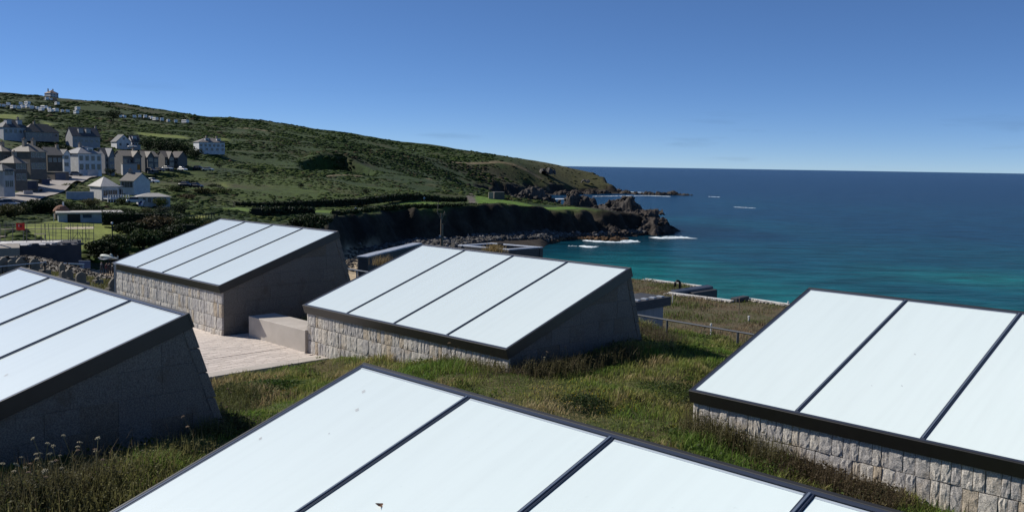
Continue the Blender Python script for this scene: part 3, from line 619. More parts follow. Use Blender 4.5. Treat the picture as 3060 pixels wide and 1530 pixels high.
# handrail beyond the central rooflight
def rail(name, p0, p1, z0, z1, hgt, posts, r, label, mat):
    t = empty(name, (*((p0 + p1) / 2), min(z0, z1) - hgt), 0, label, 'railing'); c = np.array(t.location)
    MB().tube([(*p0 - c[:2], z0 - c[2]), (*p1 - c[:2], z1 - c[2])], r, 8).build('handrail', mat, t)
    for f in posts:
        q = p0 + (p1 - p0) * f; z = z0 + (z1 - z0) * f; MB().tube([(*q - c[:2], z - c[2] - hgt), (*q - c[:2], z - c[2])], r * 1.15, 8).build('post', m_black if mat is m_steel else mat, t)
    return t
d_ = (RAIL1 - RAIL0)
rail('handrail_fence', RAIL0 - d_ * .15, RAIL1 + d_ * 1.2, FZ(-3.24), FZ(-3.24), .5, (.02, .18, .43, .68, .93), .026, 'low grey tube handrail along the far edge of the grass roof', M('grey_paint', (.075, .085, .105), .55))
ra, rb = W(1020, 801, 26.5 * S), W(1105, 814, 26 * S)
rail('pale_rail', ra[:2], rb[:2], ra[2], rb[2], .6, (.2, .55, .95), .026, 'short pale rail behind the farthest rooflight', m_lead)
# lower planted roof
LZ = FZ(-4.6)
e1a, e1b = AZ(1927.6, 836, LZ)[:2], AZ(2107, 859, LZ)[:2]; e2a, e2b = AZ(1997.5, 877, LZ)[:2], AZ(2191, 902, LZ)[:2]; e3a, e3b = AZ(2230, 894, LZ)[:2], AZ(2354, 912, LZ)[:2]
e3c = e3b + (e3b - e3a) / np.linalg.norm(e3b - e3a) * 9
LOW = [e1a + Vh * -.05, e1b, e2a + Vh * .02, e2b, e3a, e3b, e3c, e3c - Vh * 22, RAIL1 + (RAIL1 - RAIL0) * 1.3 - Vh * .2, RAIL0 - Vh * .2, RAIL0 + np.array([-1., 3.]), e1a - Vh * 9 - U * 1.6, e1a - U * 1.6]
lowt = empty('lower_roof', (*e2a, LZ - 3), 0, 'lower flat roof of dry brown grass beyond the railing, above the sea', 'roof'); lc = np.array(lowt.location)
MB().prism([tuple(np.asarray(p) - lc[:2]) for p in LOW], 2, -4, 3 - .02).build('roof_slab', M('dry_roof_soil', (.105, .075, .042), .95, (.075, .072, .028), 1.3, 5), lowt)
def edge_strip(a, b, w=.09, h=.07):
    a = a - lc[:2]; b = b - lc[:2]; u = (b - a) / np.linalg.norm(b - a); n_ = np.array([-u[1], u[0]]) * w
    MB().hexa([(*a, 2.9), (*b, 2.9), (*(b + n_), 2.9), (*(a + n_), 2.9)], [(*a, 3 + h), (*b, 3 + h), (*(b + n_), 3 + h), (*(a + n_), 3 + h)]).build('edge_trim', m_white, lowt, .006)
edge_strip(e1a, e1b); edge_strip(e2a, e2b); edge_strip(e3a, e3b + (e3b - e3a) * .1)
def gravel_strip(a, b):
    pass
# stone margin under the trims
def pebbles(a, b, w, n, name, label):
    pts = a + (b - a) * rng.random((n, 1)); nn = np.array([(b - a)[1], -(b - a)[0]]); nn = nn / np.linalg.norm(nn); nn = nn if nn[1] < 0 else -nn
    pts = pts + nn * rng.uniform(.05, w, (n, 1)); V, F, Cc_ = rocks(np.c_[pts, np.full(n, LZ + .01)], rng.uniform(.03, .07, n), np.array([.34, .31, .27]), 0)
    tag(link(name, npmesh(name, V, F, attr_mat('pebble', .9), Cc_)), label, 'pebbles', kind='stuff')
def ico(sub):
    bm = bmesh.new(); bmesh.ops.create_icosphere(bm, subdivisions=sub, radius=1); V = np.array([v.co[:] for v in bm.verts]); F = np.array([[v.index for v in f.verts] for f in bm.faces]); bm.free(); return V, F
ICO = {0: ico(1), 1: ico(2), 2: ico(3), 3: ico(4)}
def rocks(P, s, col, sub=0, sq=(.55, .9), jit=.28, colj=.35):
    """angular stones merged into arrays"""
    V0, F0 = ICO[sub]; n = len(P); k = len(V0); V = np.repeat(V0[None], n, 0) * (1 + rng.normal(0, jit if sub == 0 else jit * .6, (n, k, 1)))
    V = V * np.stack([rng.uniform(.8, 1.35, n), rng.uniform(.7, 1.1, n), rng.uniform(*sq, n)], 1)[:, None]
    a = rng.uniform(0, 6.28, n); c, s_ = np.cos(a)[:, None], np.sin(a)[:, None]; V = np.stack([V[..., 0] * c - V[..., 1] * s_, V[..., 0] * s_ + V[..., 1] * c, V[..., 2]], -1)
    V = V * s[:, None, None] + np.asarray(P)[:, None]; F = (F0[None] + (np.arange(n) * k)[:, None, None]).reshape(-1, 3)
    cc = np.asarray(col) * np.ones((n, 3)) * rng.uniform(1 - colj, 1 + colj, (n, 1)); return V.reshape(-1, 3), F, np.repeat(cc, k, 0)
for i, (a, b) in enumerate(((e1a, e1b), (e2a, e2b), (e3a, e3b + (e3b - e3a) * .1))): pebbles(a, b, .35, 160, 'pebble_margin', ['pale pebble margin along the farthest white roof edge', 'pale pebble margin along the middle white roof edge', 'pale pebble margin along the rightmost white roof edge'][i])
# dry grass on the lower roof
def low_grass():
    n = 90000; mn = np.min(LOW, 0); mx = np.max(LOW, 0); X = rng.uniform(mn, mx, (n, 2)); X = X[inpoly(X, LOW)]; X = X[(np.arctan2(X[:, 0], X[:, 1]) > .04) & (np.arctan2(X[:, 0], X[:, 1]) < .36)]; n = len(X)
    a = fbm(X[:, 0], X[:, 1], 2.2, 4, 1); t = np.clip(.52 + .75 * a + rng.normal(0, .2, n), 0, 1)[:, None]; c = np.array([.12, .165, .036]) * (1 - t) + np.array([.29, .21, .12]) * t; br = rng.random(n) < .12; c[br] = (.13, .075, .05)
    h = np.clip(.10 + .07 * fbm(X[:, 0], X[:, 1], 1.6, 3, 3), .04, .3) * rng.uniform(.5, 1.4, n)
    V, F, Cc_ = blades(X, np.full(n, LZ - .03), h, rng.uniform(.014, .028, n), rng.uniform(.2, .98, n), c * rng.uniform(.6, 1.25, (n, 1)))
    tag(link('lower_roof_grass', npmesh('lower_roof_grass', V, F, m_grass, Cc_)), 'dry brown and green grass on the lower roof', 'grass', kind='stuff')
low_grass()
def local(t, p): return np.asarray(p, float) - np.array(t.location)
# lead-clad ridge between the white edges
t = empty('lead_roof_box', (*e2a, LZ), uvr, 'dark lead-clad upstand joining the two left white roof edges', 'roof upstand'); lv = float((e1b - e2a) @ Vh)
b = MB(); b.prism([(.02, -.6), (.34, -.6), (.34, .10), (.02, .16)], 1, .12, lv - .02); b.build('roof_cover', M('dark_lead', (.055, .065, .085), .45, (.08, .09, .11), 3), t, .01)
b = MB(); b.prism([(.345, -.6), (.62, -.6), (.62, -.02), (.345, .02)], 1, lv * .35, lv - .1); b.build('lower_cover', m_slate, t, .01)
t = empty('lead_kerb', (*((e2b + e3a) / 2), LZ), math.atan2(*(e3a - e2b)[::-1]), 'short dark kerb joining the middle and right white roof edges', 'kerb'); MB().box(-.55, .55, -.16, .16, -.3, .16).build('kerb_cover', m_slate, t, .01)
# gooseneck vent
v0 = AZ(2031, 869, LZ); t = empty('vent_pipe', v0, 0, 'black hooked vent pipe on the lower grass roof', 'vent pipe')
pts = [(0, 0, .0), (0, 0, .34)] + [(-.11 + .11 * math.cos(a_), 0, .36 + .11 * math.sin(a_)) for a_ in np.linspace(0, math.pi, 9)] + [(-.22, 0, .20)]
MB().tube(pts, .055, 10).build('pipe', m_black, t, smooth=True); MB().tube([(0, 0, -.05), (0, 0, .06)], .065, 10).build('collar', m_white, t)
for sx, sy, h_, lab in ((2009, 906, .3, 'thin pale stake on the lower roof beside the dark canopy'), (2208, 938, .62, 'thin wooden stake in the dry grass of the lower roof'), (2237, 958, .16, 'small white upright pipe in the dry grass near the right rooflight'), (2124, 985, .30, 'white capped pipe beside the grey handrail'), (2355, 912, .14, 'white outlet pipe at the end of the right roof edge')):
    p = AZ(sx, sy, LZ) if sy < 980 else np.array([*AZ(sx, sy, FZ(-3.5))[:2], FZ(-3.62)])
    t = empty('upright_pipe', p, 0, lab, 'pipe'); MB().tube([(0, 0, -.1), (0, 0, h_)], .016 if h_ > .25 else .028, 7).build('shaft', m_white if h_ != .62 else m_wood, t); MB().tube([(0, 0, h_ - .03), (0, 0, h_ + .02)], .03 if h_ > .25 else .042, 7).build('cap', m_white if h_ != .62 else m_wood, t)
# canopy box right of the central rooflight
cz = FZ(-3.28); ca, cb = W(1912, 923, 22.5 * S), W(2005, 914, 23.6 * S)
t = empty('slate_canopy', (*ca[:2], cz - 1.2), math.atan2(cb[1] - ca[1], cb[0] - ca[0]), 'dark slate canopy with a grey panel right of the central rooflight', 'canopy'); ln = float(np.hypot(*(cb - ca)[:2]))
MB().box(-1.2, ln, 0, 1.2, .92, 1.2).build('canopy_fascia', m_slate, t, .01); MB().box(-1.2, ln - .25, .12, 1.1, -.3, .915).build('panel', M('grey_panel', (.2, .205, .22), .6, (.26, .26, .28), 2, stretch=(6, 6, .5)), t)
for k in range(5): MB().box(-.4 + k * .42, -.25 + k * .42, .1, .3, 1.2, 1.235).build('clip', m_lead, t)
# slate parapet behind the farthest rooflight
pa, pb, pc = W(1099, 767, 35 * S), W(1262, 727, 41 * S), W(1069, 763.5, 35.6 * S); top = pa[2]
def wallseg(t, a, b, w, z0, z1, name, mat, bev=.01):
    a = np.asarray(a[:2]) - np.array(t.location)[:2]; b = np.asarray(b[:2]) - np.array(t.location)[:2]; u_ = (b - a) / np.linalg.norm(b - a); n_ = np.array([-u_[1], u_[0]]) * w; zb = t.location[2]
    return MB().hexa([(*a, z0 - zb), (*b, z0 - zb), (*(b + n_), z0 - zb), (*(a + n_), z0 - zb)], [(*a, z1 - zb), (*b, z1 - zb), (*(b + n_), z1 - zb), (*(a + n_), z1 - zb)]).build(name, mat, t, bev)
t = empty('slate_parapet', (*pa[:2], top - 2.5), 0, 'dark slate parapet wall with a pale lead coping behind the central rooflight', 'wall')
wallseg(t, pa, pb, .5, top - 2.5, top - .06, 'wall', m_slate)
# small slate end wall courses
for k in range(7):
    z_ = top - .06 - k * .11; MB().hexa(*[[(*(np.asarray(q) - pa)[:2], zz - (top - 2.5)) for q in (pa + np.array([-.01, -.02, 0]), pa + np.array([0, .02, 0]), pc + np.array([0, .02, 0]), pc + np.array([0, -.02, 0]))] for zz in (z_ - .105, z_)]).build('slate_course', m_slate, t)
nseg = 6
for k in range(nseg):
    q0 = pa + (pb - pa) * (k / nseg); q1 = pa + (pb - pa) * ((k + .985) / nseg); wallseg(t, q0 - np.array([.0, .03, 0]), q1 - np.array([.0, .03, 0]), .56, top - .058, top + .01 + .008 * (k % 2), 'coping', m_lead)
# recessed slate roof box on the seaward side
A_, B_, C_ = AZ(1470, 726, FZ(-3.5))[:2], AZ(1623, 738.6, FZ(-3.5))[:2], AZ(1522, 746, FZ(-3.5))[:2]; D_ = A_ + C_ - B_; zt = FZ(-3.5)
t = empty('slate_roof_box', (*C_, zt - 3), 0, 'square slate-walled roof box with lead-capped rim in front of the boulder beach', 'roof box')
ctr = (A_ + B_ + C_ + D_) / 4
for i, (p, q) in enumerate(((A_, D_), (D_, C_), (C_, B_), (B_, A_))):
    wallseg(t, p, q, .28, zt - 3, zt - .05, 'wall', m_slate); wallseg(t, p, q, .34, zt - .049, zt + .01 + .002 * i, 'coping', m_lead)
MB().prism([tuple(np.asarray(p) * .98 + ctr * .02 - C_) for p in (A_, D_, C_, B_)], 2, 0, 2.25).build('roof_floor', m_slate, t)
MB().tube([(*(ctr - C_), 2.2), (*(ctr - C_), 3.15)], .16, 8).build('vent_stack', m_black, t)
# grass tufts behind the central rooflight
def tuft(p, n, h, col, name, label):
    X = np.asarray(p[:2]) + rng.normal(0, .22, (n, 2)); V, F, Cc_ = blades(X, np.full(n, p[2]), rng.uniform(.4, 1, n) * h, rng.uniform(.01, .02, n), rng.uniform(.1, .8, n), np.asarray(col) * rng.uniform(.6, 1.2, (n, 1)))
    tag(link(name, npmesh(name, V, F, m_grass, Cc_)), label, 'grass tuft')
tuft(W(1475, 752, 34 * S), 400, .45, (.34, .25, .11), 'grass_tuft', 'straw coloured grass tuft left of the square slate roof box'); tuft(W(1144, 792, 34 * S), 200, .6, (.30, .22, .11), 'grass_tuft', 'dry grass tuft growing against the dark slate parapet')

# ---- wild carrot and tall weeds on the roof
m_stem = M('dry_stem', (.17, .15, .07), .8); m_umbel = M('umbel_cream', (.33, .30, .20), .9, (.24, .20, .12), 30); m_umbelb = M('umbel_brown', (.20, .13, .08), .9, (.28, .2, .13), 30)
def umbel(kind):
    r = .035; mb = MB(); n = 8; 
    for k in range(9):
        a_ = k * 2.4; rr2 = r * math.sqrt(k / 9); c = (rr2 * math.cos(a_), rr2 * math.sin(a_), .012 * (1 - k / 9)); mb.hexa([(c[0] - .009, c[1] - .009, c[2]), (c[0] + .009, c[1] - .009, c[2]), (c[0] + .009, c[1] + .009, c[2]), (c[0] - .009, c[1] + .009, c[2])], [(c[0] - .006, c[1] - .006, c[2] + .012), (c[0] + .007, c[1] - .006, c[2] + .012), (c[0] + .006, c[1] + .007, c[2] + .012), (c[0] - .007, c[1] + .006, c[2] + .012)])
    return mb.mesh('flower_head', kind)
UM = [umbel(m_umbel), umbel(m_umbelb)]
def carrot(p, h, kind, label, group):
    t = empty('wild_carrot', p, random.uniform(0, 6), label, 'wild flower', group); lx, ly = random.uniform(-.12, .12), random.uniform(-.12, .12); tipz = h
    MB().tube([(0, 0, -.05), (lx * .3, ly * .3, h * .55), (lx, ly, h)], .0055, 5, .0035).build('stem', m_stem, t)
    o = link('flower_head', UM[kind], t, (lx, ly, h)); s_ = random.uniform(.6, 1.05); o.scale = (s_, s_, s_); o.rotation_euler = (random.uniform(-.5, .5), random.uniform(-.5, .5), 0)
    MB().tube([(lx * .3, ly * .3, h * .5), (lx * .3 + .07, ly * .3 + .03, h * .74)], .003, 4).build('side_stem', m_stem, t)
    o = link('flower_head', UM[1 - kind] if random.random() < .3 else UM[kind], t, (lx * .3 + .07, ly * .3 + .03, h * .74)); o.scale = (.7, .7, .7)
def gpt(sx, sy):                  # garden ground under a pixel
    lo, hi = 4., 30.
    for _ in range(40):
        m_ = (lo + hi) / 2; q = W(sx, sy, m_)
        if q[2] > garden_z(q[None, :2])[0][0]: lo = m_
        else: hi = m_
    q = W(sx, sy, lo); return q
CAR = [(36, 1480), (78, 1475), (95, 1470), (70, 1490), (130, 1482), (142, 1465), (155, 1472), (178, 1478), (196, 1470), (108, 1500), (300, 1440), (288, 1455), (255, 1420), (10, 1500), (225, 1440)]
for i, (sx, sy) in enumerate(sorted(CAR)):
    carrot(gpt(sx, sy), random.uniform(.35, .62), 0, ORD[i] + ' cream wild carrot from the left against the shaded wall at lower left', 'wild carrots by the left rooflight')
for i, (sx, sy) in enumerate(sorted(((620, 1260), (640, 1275), (655, 1290), (668, 1262), (600, 1290), (585, 1345), (700, 1220)))): carrot(gpt(sx, sy), random.uniform(.3, .5), 1, ORD[i] + ' brown withered umbel weed from the left at the foot of the left rooflight corner', 'withered weeds by the left rooflight corner')
for i, (sx, sy) in enumerate(sorted(((1455, 1090), (1440, 1098), (1480, 1096), (1352, 1078), (1350, 1090), (1640, 1100), (1660, 1110), (1690, 1095), (1620, 1120)))): carrot(gpt(sx, sy), random.uniform(.28, .5), 1, ORD[i] + ' brown withered umbel weed from the left along the foot of the central rooflight', 'withered weeds by the central rooflight')
for i, (sx, sy) in enumerate(sorted(((690, 1095), (712, 1090), (860, 1060), (735, 1085), (900, 1055), (985, 1050)))): carrot(gpt(sx, sy + 20), random.uniform(.18, .3), 1, ORD[i] + ' small dry weed from the left standing at the kerb of the pale terrace', 'dry weeds along the terrace kerb')
# yellow flowers
m_yel = M('yellow_petals', (.70, .48, .03), .7); mb = MB()
for k in range(8):
    a_ = k * math.pi / 4; mb.poly([(0, 0, .004), (.03 * math.cos(a_ - .35), .03 * math.sin(a_ - .35), .012), (.04 * math.cos(a_), .04 * math.sin(a_), .010), (.03 * math.cos(a_ + .35), .03 * math.sin(a_ + .35), .012)])
YM = mb.mesh('flower', m_yel); m_lf = M('leaf_green', (.07, .12, .025), .7)
RS = MB()
for k in range(6):
    a_ = k * 1.05; RS.poly([(0, 0, 0), (.05 * math.cos(a_ - .3), .05 * math.sin(a_ - .3), .03), (.10 * math.cos(a_), .10 * math.sin(a_), .02), (.05 * math.cos(a_ + .3), .05 * math.sin(a_ + .3), .03)])
RSM = RS.mesh('leaf_rosette', m_lf); STM = MB().tube([(0, 0, 0), (0, 0, .115)], .004, 5).mesh('stem', m_stem)
for sx, sy, lab in ((848, 1185, 'left one of two yellow flowers in the grass left of the nearest rooflight'), (881, 1175, 'right one of two yellow flowers in the grass left of the nearest rooflight'), (30, 1463, 'yellow flower at the bottom left in the grass'), (2012, 1294, 'yellow flower in the grass left of the right rooflight wall'), (2293, 1310, 'yellow flower in front of the right granite wall')):
    p = gpt(sx, sy); t = empty('yellow_flower', p, 0, lab, 'wild flower'); link('leaf_rosette', RSM, t); link('stem', STM, t); o = link('flower', YM, t, (0, 0, .115)); o.rotation_euler = (-.45, 0, 0); o.scale = (1.2, 1.2, 1.2)
# a patch of small yellow vetch: too small to count
c0 = gpt(1740, 1195); n = 420; X = c0[:2] + rng.normal(0, 1, (n, 2)) * (.75, .45); z, _ = garden_z(X)
V, F, Cc_ = leaves(np.c_[X, z + rng.uniform(.05, .11, n)], rng.uniform(.008, .016, n), np.array([.55, .40, .04]) * rng.uniform(.6, 1.2, (n, 1)))
tag(link('yellow_vetch', npmesh('yellow_vetch', V, F, m_grass, Cc_)), 'patch of tiny yellow flowers in the grass between three rooflights', 'flowers', kind='stuff')
def bush_patch(sx, sy, rx, n, h, col, name, label, leaf=(.012, .028)):
    c0 = gpt(sx, sy); X = c0[:2] + rng.normal(0, rx, (n, 2)); z, _ = garden_z(X); d2 = ((X - c0[:2]) ** 2).sum(1) / rx ** 2; hh = h * np.exp(-d2 / 2.5) * rng.uniform(.15, 1, n)
    V, F, Cc_ = leaves(np.c_[X, z + hh + .02], rng.uniform(*leaf, n), np.asarray(col) * rng.uniform(.45, 1.3, (n, 1))); tag(link(name, npmesh(name, V, F, m_grass, Cc_)), label, 'weeds', kind='stuff')
bush_patch(2130, 1215, .42, 2600, .28, (.045, .062, .020), 'weed_thicket', 'dark green weeds beside the corner of the right rooflight')
bush_patch(2210, 1300, .38, 2200, .24, (.10, .085, .04), 'weed_thicket', 'brownish weeds below the corner of the right rooflight')
bush_patch(2420, 1420, .45, 2600, .20, (.085, .062, .034), 'weed_thicket', 'brown seeding weeds at the foot of the right granite wall')
bush_patch(2620, 1500, .40, 2200, .18, (.075, .07, .032), 'weed_thicket', 'weeds at the foot of the right granite wall near the bottom edge')
bush_patch(800, 1160, .40, 2600, .16, (.060, .11, .022), 'weed_thicket', 'bright green leafy weeds below the terrace kerb', (.018, .035)); bush_patch(690, 1180, .35, 2000, .20, (.07, .085, .03), 'weed_thicket', 'olive weeds beside the corner of the left rooflight'); bush_patch(680, 1290, .35, 1800, .26, (.075, .075, .032), 'weed_thicket', 'olive and brown weeds between the left and nearest rooflights')
bush_patch(1760, 1215, .30, 2200, .13, (.035, .06, .018), 'weed_thicket', 'dark green cushion plant beside the yellow flowers'); bush_patch(1700, 1090, .35, 1500, .16, (.06, .085, .025), 'weed_thicket', 'green weeds at the shaded foot of the central rooflight'); bush_patch(2015, 1170, .4, 1500, .12, (.05, .08, .02), 'weed_thicket', 'low green weeds in the middle of the grass right of centre')
bush_patch(1500, 1120, .45, 1300, .14, (.21, .16, .12), 'weed_thicket', 'pale dry seed heads in front of the central rooflight corner', (.006, .012)); bush_patch(100, 1480, .4, 1800, .14, (.08, .11, .03), 'weed_thicket', 'green weeds at the bottom left corner')
def tall_weeds(pts, spread, n, h, col, label):
    X = np.concatenate([gpt(*q)[:2] + rng.normal(0, spread, (n // len(pts), 2)) for q in pts]); ins = np.zeros(len(X), bool)
    for k_ in BOX: ins |= in_box(X, k_, .02)
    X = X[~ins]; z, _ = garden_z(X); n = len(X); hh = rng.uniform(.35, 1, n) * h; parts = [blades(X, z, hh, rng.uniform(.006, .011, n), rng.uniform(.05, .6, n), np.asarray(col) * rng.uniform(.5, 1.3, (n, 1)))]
    m_ = n * 3; i_ = rng.integers(0, n, m_); f_ = rng.uniform(.2, .95, m_); P = np.c_[X[i_] + rng.normal(0, .03, (m_, 2)), z[i_] + hh[i_] * f_ * .85]; parts.append(leaves(P, rng.uniform(.008, .022, m_), np.asarray(col) * rng.uniform(.5, 1.25, (m_, 1))))
    V, F, Cc_ = join(parts); tag(link('tall_weeds', npmesh('tall_weeds', V, F, m_grass, Cc_)), label, 'weeds', kind='stuff')
tall_weeds([(2090, 1290), (2150, 1310), (2200, 1330), (2260, 1355), (2320, 1385)], .22, 1500, .52, (.15, .135, .06), 'tall straggly weeds in front of the right rooflight corner')
tall_weeds([(2380, 1410), (2450, 1435), (2520, 1465), (2590, 1490), (2660, 1515)], .20, 1500, .34, (.12, .09, .05), 'brown seeding weeds along the foot of the right granite wall')
tall_weeds([(1350, 1085), (1420, 1098), (1490, 1110), (1240, 1075), (1120, 1070)], .20, 1000, .30, (.16, .15, .06), 'weeds along the foot of the central granite front wall')
tall_weeds([(1600, 1120), (1660, 1115), (1720, 1110), (1800, 1090), (1870, 1070)], .22, 1300, .44, (.13, .115, .055), 'straggly weeds along the shaded side of the central rooflight')
tall_weeds([(640, 1260), (660, 1280), (690, 1230), (640, 1310), (720, 1200)], .22, 1300, .42, (.13, .14, .05), 'straggly weeds around the corner of the left rooflight')
tall_weeds([(150, 1475), (80, 1490), (220, 1460), (300, 1440), (20, 1500)], .22, 1000, .40, (.12, .11, .055), 'straggly weeds along the shaded wall at lower left')
tall_weeds([(560, 1350), (470, 1395), (400, 1430), (330, 1475), (260, 1510), (150, 1520)], .25, 1600, .30, (.20, .19, .075), 'sunlit mixed weeds along the left edge of the nearest rooflight')
tall_weeds([(700, 1120), (760, 1110), (830, 1098), (900, 1085), (980, 1072)], .14, 700, .20, (.17, .13, .075), 'dry weeds along the edge of the terrace kerb')
tall_weeds([(2010, 1030), (1960, 1020), (1930, 1000)], .3, 700, .42, (.13, .105, .06), 'bare brown weeds beside the dark canopy')
# dead leaf lying on the nearest pane
t0 = BOX['D']; lx = AZ(1137, 1512, 0)
def glass_pt(k, sx, sy, n_=.0):
    d = ray(sx, sy); o_ = np.array([0, 0, H]); nrm = np.array([*(-Vh * ST), CT]); p0 = np.array([*BOX[k], H + BZ[k] * S]) + nrm * (-.012 + n_); tt = ((p0 - o_) @ nrm) / (d @ nrm); return o_ + d * tt
p = glass_pt('D', 1137, 1510, .004); mb = MB(); L_ = .062
g = [(-1, 0, .3), (-.55, -.30, .10), (0, -.42, .03), (.6, -.28, .12), (1.1, 0, .42), (.6, .30, .20), (0, .42, .12), (-.55, .30, .2), (0, 0, .0)]
n0 = [(x * L_, y * L_, z * L_) for x, y, z in g]; mb.v = n0 + [(x, y, z + .002) for x, y, z in n0]; mb.f = [(i, (i + 1) % 8, 8) for i in range(8)] + [(9 + (i + 1) % 8, 9 + i, 17) for i in range(8)] + [((i + 1) % 8, i, 9 + i, 9 + (i + 1) % 8) for i in range(8)]
o = mb.build('dead_leaf', M('dead_leaf', (.22, .10, .05), .8, (.30, .16, .09), 60), None); o.location = p; o.rotation_euler = (TH * .7, .25, rad(40)); tag(o, 'curled brown dead leaf lying on the nearest glass pane', 'leaf')

# ================================================================== HILL COVER, TREES, ROCKS
m_scrub = attr_mat('scrub', .95, nscale=1.6, namt=.55, spec=.1)
def avoid(X):
    b = np.zeros(len(X), bool)
    for P in (LAWN_A, LAWN_B, LAWN_H, STRIP): b |= inpoly(X, P)
    for P in FIELDS: b |= inpoly(X, P)
    b |= pdist(X, STREET, False) < 5.5
    for tp, w in TRACKS: b |= pdist(X, tp, False) < w
    for (hx, hy, hr) in CLEAR: b |= (X[:, 0] - hx) ** 2 + (X[:, 1] - hy) ** 2 < hr ** 2
    return b
CLEAR = []
def bumps(P, s, col, sub, flat):
    V0, F0 = ICO[sub]; up = V0[:, 2] > -.35; n = len(P); k = len(V0)
    V = np.repeat(V0[None], n, 0) * (1 + rng.normal(0, .2, (n, k, 1))); V = V * np.stack([rng.uniform(.8, 1.5, n), rng.uniform(.8, 1.5, n), flat], 1)[:, None]
    a = rng.uniform(0, 6.28, n); c, s_ = np.cos(a)[:, None], np.sin(a)[:, None]; V = np.stack([V[..., 0] * c - V[..., 1] * s_, V[..., 0] * s_ + V[..., 1] * c, V[..., 2]], -1)
    V = V * s[:, None, None] + P[:, None]; F = (F0[None] + (np.arange(n) * k)[:, None, None]).reshape(-1, 3); cc = np.repeat(col, k, 0).reshape(n, k, 3) * rng.uniform(.75, 1.2, (n, k, 1)); return V.reshape(-1, 3), F, cc.reshape(-1, 3)
def build_scrub():
    parts = []
    for (n, r0, r1, a0, a1, smin, smax, thr, sub, dens) in ((16000, 225, 450, -33, 4, .22, .75, -.1, 0, 3), (18000, 400, 700, -34, 2, .5, 1.6, -.9, 0, 4), (14000, 640, 960, -34, 7, .7, 2.2, -.9, 0, 5), (2600, 108, 230, -33, -14, .3, 1.0, -9, 1, 2)):
        r = np.sqrt(rng.uniform(r0 ** 2, r1 ** 2, n)); a = np.radians(rng.uniform(a0, a1, n)); X = np.stack([r * np.sin(a), r * np.cos(a)], 1)
        k = fbm(X[:, 0], X[:, 1], 25, 4, 3); X = X[k > thr]; k = k[k > thr]
        z, s = land(X); ok = (s > 1.5) & ~avoid(X) & ~((X[:, 0] / X[:, 1] > -.02) & (np.hypot(X[:, 0], X[:, 1]) > 740) & (rng.random(len(X)) < .8)); X = X[ok]; z = z[ok]; k = k[ok]; n = len(X); R = np.hypot(X[:, 0], X[:, 1])
        n1 = fbm(X[:, 0], X[:, 1], 60, 5, 0); n3 = fbm(X[:, 0], X[:, 1], 150, 3, 5); q = np.clip(.45 - .35 * n1[:, None] + rng.normal(0, .22, (n, 1)), 0, 1)
        c = np.array([.018, .036, .008]) * (1 - q) + np.array([.046, .072, .014]) * q; br = rng.random(n) < np.clip(.10 + .14 * n3, 0, .4); c[br] = np.array([.060, .044, .024]) * rng.uniform(.7, 1.3, (br.sum(), 1))
        lo = (R < 430) & (rng.random(n) < .35); c[lo] = np.array([.064, .085, .020]) * rng.uniform(.7, 1.2, (lo.sum(), 1))
        far = (X[:, 0] / X[:, 1] > .0) & (R > 760); c[far] = c[far] * .4 + np.array([.085, .068, .03]) * .6
        s = rng.uniform(smin, smax, n) ** 1.0 * (1 + .35 * np.clip(k, -1, 1)); parts.append(bumps(np.c_[X, z - .1 * s], s, c, sub, rng.uniform(.25, .55, n)))
    V, F, Cc_ = join(parts); tag(link('hill_scrub', npmesh('hill_scrub', V, F, m_scrub, Cc_, True)), 'dark bracken, gorse and heather scrub covering the hillside', 'scrub', kind='stuff')
m_leaf = attr_mat('leaves', .75, trans=.2, spec=.25)
m_bark = M('bark', (.07, .052, .038), .95, (.11, .085, .06), 8, stretch=(1, 1, .3))
def tree(p, w, h, col, label, cat='tree', name='tree', n=900, leaf=None, trunk=.25, group=None, lobes=9, squash=.8):
    """tapered trunk with limbs, crown of leaf-sized faces gathered in lobes"""
    t = empty(name, p, random.uniform(0, 6.28), label, cat, group); leaf = leaf or max(.12, w * .05)
    mb = MB(); th = h * trunk; mb.tube([(0, 0, -.4), (0, 0, th * .6), (.03 * w, .02 * w, h * .62)], .035 * w + .05, 7, .015 * w)
    cs = []
    for i in range(lobes):
        a_ = i * 2.4; rr2 = w * .5 * math.sqrt((i + .3) / lobes) * .68; zc = th + (h - th) * (.50 + .30 * math.cos(1.7 * i) * (1 - .5 * i / lobes)); c = Vector((rr2 * math.cos(a_), rr2 * math.sin(a_), zc)); cs.append(c)
        mb.tube([(0, 0, th * .6 + .3 * (h - th) * random.random() * .5), tuple(c * .6 + Vector((0, 0, th * .3))), tuple(c)], .014 * w + .02, 5, .006 * w)
    mb.build('trunk', m_bark, t)
    P = []; CC = []
    for c in cs:
        k = n // lobes; v = rng.normal(size=(k, 3)); v /= np.linalg.norm(v, axis=1)[:, None]; rr3 = rng.uniform(.55, 1.08, (k, 1)) ** .7; R_ = np.array([w * .27, w * .27, (h - th) * .30 * squash]) * random.uniform(.75, 1.2)
        P.append(np.array(c) + v * rr3 * R_); CC.append(np.asarray(col) * rng.uniform(.6, 1.35, (k, 1)) * random.uniform(.8, 1.2))
    P = np.concatenate(P); CC = np.concatenate(CC); V, F, Cc_ = leaves(P, rng.uniform(.6, 1.3, len(P)) * leaf, CC); link('crown', npmesh('crown', V, F, m_leaf, Cc_), t); return t
